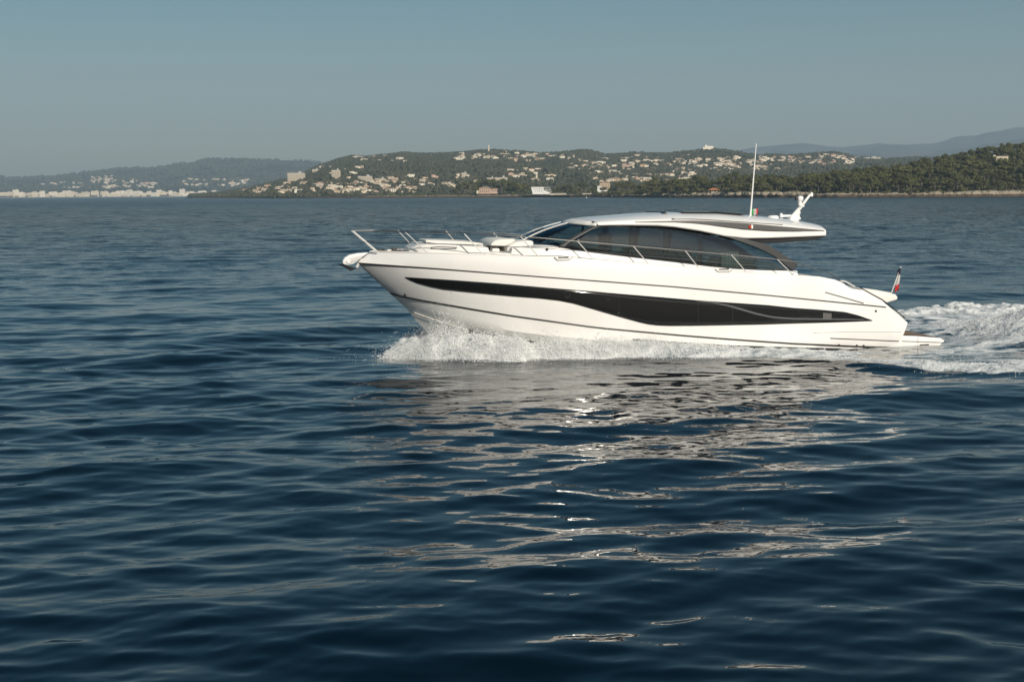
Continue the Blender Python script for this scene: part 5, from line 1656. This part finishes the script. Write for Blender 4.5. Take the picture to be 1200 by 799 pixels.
zs, _, _ = waves(wx, wy, np.full_like(wx, 0.16), choppy=False)
zs = zs + wake_height(lx, ly)
hf = foam_field(lx, ly)
fine = (fbm(lx * 3.3, ly * 3.3, 4, 55, 0.65) - 0.5)
zf = zs + hf + fine * np.clip(hf + 0.12, 0, 0.5) * 0.7
keepv = hf > -0.30
q = grid_quads(len(gy), len(gx))
q = q[keepv[q].any(axis=1)]
used = np.unique(q); remap = -np.ones(len(lx), int); remap[used] = np.arange(len(used))
FV = np.c_[wx, wy, zf][used]
fo = link('wash_foam', np_mesh('wash_foam', FV, remap[q], FOAM2))
tag(fo, 'white churned foam of the bow wave and wake around the yacht', 'foam', kind='stuff')
# flying droplets
rng = np.random.default_rng(99)
def drops(n):
    D = []
    # bow sheet
    k = int(n * 0.68)
    x = rng.beta(2.6, 1.5, k) * 12.5 + 7.0
    u = rng.uniform(-0.05, 1.12, k)
    s = np.where(rng.random(k) < 0.97, 1, -1)
    D.append((x, u, s, 1.0))
    k2 = n - k
    x2 = np.where(rng.random(k2) < .6, rng.normal(-6, 2.4, k2), rng.uniform(-9, 6, k2)); u2 = np.where(x2 < -2.5, np.abs(rng.normal(0, 0.22, k2)), np.clip(rng.normal(0.7, 0.2, k2), 0, 1.1)); s2 = rng.choice([1, -1], k2)
    D.append((x2, u2, s2, 0.6))
    P, S = [], []
    for x, u, s, f in D:
        hb = hull_y_np(x); e = poly(OUT, x); y = s * (hb + u * (e - hb))
        X = P0[0] + BD[0] * x + BN[0] * y; Y = P0[1] + BD[1] * x + BN[1] * y
        z0, _, _ = waves(X, Y, np.full_like(X, 0.3), choppy=False)
        z0 = z0 + wake_height(x, y)
        ff = np.maximum(foam_field(x, y), 0)
        clump = fbm(x * 1.7, y * 1.7, 3, 12)
        hh = ff + rng.exponential(0.10, len(x)) * (0.22 + 1.15 * poly(WHOLE, x) + 0.5 * np.exp(-((x - 17.6) / 0.9) ** 2)) * np.clip(clump * 2.2 - .3, 0.1, 2) * f
        ok = (ff > 0.02) | (rng.random(len(x)) < 0.10)
        P.append(np.c_[X, Y, z0 + hh][ok]); S.append((0.005 + 0.013 * rng.random(len(x)) ** 3)[ok])
    return np.concatenate(P), np.concatenate(S)
DP, DS = drops(190000)
# a few thrown well ahead of the stem
k = 2200
x = 17.9 + rng.exponential(0.5, k); y = rng.normal(1.4, 0.9, k)
zz = np.abs(rng.normal(0, 0.28, k)) * np.clip(1.6 - (x - 18.2) * .5, .2, 2)
X = P0[0] + BD[0] * x + BN[0] * y; Y = P0[1] + BD[1] * x + BN[1] * y
z0, _, _ = waves(X, Y, np.full_like(X, 0.3), choppy=False)
DP = np.r_[DP, np.c_[X, Y, z0 + zz]]; DS = np.r_[DS, 0.004 + 0.008 * rng.random(k)]
oc = np.array([(1, 0, 0), (-1, 0, 0), (0, 1, 0), (0, -1, 0), (0, 0, 1), (0, 0, -1)], float)
ot = np.array([(0, 2, 4), (2, 1, 4), (1, 3, 4), (3, 0, 4), (2, 0, 5), (1, 2, 5), (3, 1, 5), (0, 3, 5)])
V = DP[:, None, :] + oc[None] * DS[:, None, None] * rng.uniform(.7, 1.5, (len(DP), 6, 1))
T = ot[None] + (np.arange(len(DP)) * 6)[:, None, None]
so = link('spray', np_mesh('spray', V.reshape(-1, 3), T.reshape(-1, 3), FOAM, smooth_=False))
tag(so, 'white spray droplets flying off the bow wave', 'spray', kind='stuff')


# ================================================================== AIR
hm = bpy.data.materials.new('haze_air'); hm.use_nodes = True
nt = hm.node_tree
nt.nodes.remove(nt.nodes['Principled BSDF'])
pv = nt.nodes.new('ShaderNodeVolumePrincipled')
pv.inputs['Color'].default_value = (0.62, 0.83, 1.0, 1)
pv.inputs['Density'].default_value = 0.8e-4
pv.inputs['Anisotropy'].default_value = 0.0
nt.links.new(pv.outputs[0], nt.nodes['Material Output'].inputs['Volume'])
b = MB(); HZ0, HZ1 = -3.0, 1250.0
b.box((0, 0, (HZ0 + HZ1) / 2), (36000, 36000, HZ1 - HZ0))
ho = b.build('haze', hm, smooth_ang=0)
tag(ho, 'pale summer haze that veils the far hills', 'haze', kind='stuff')
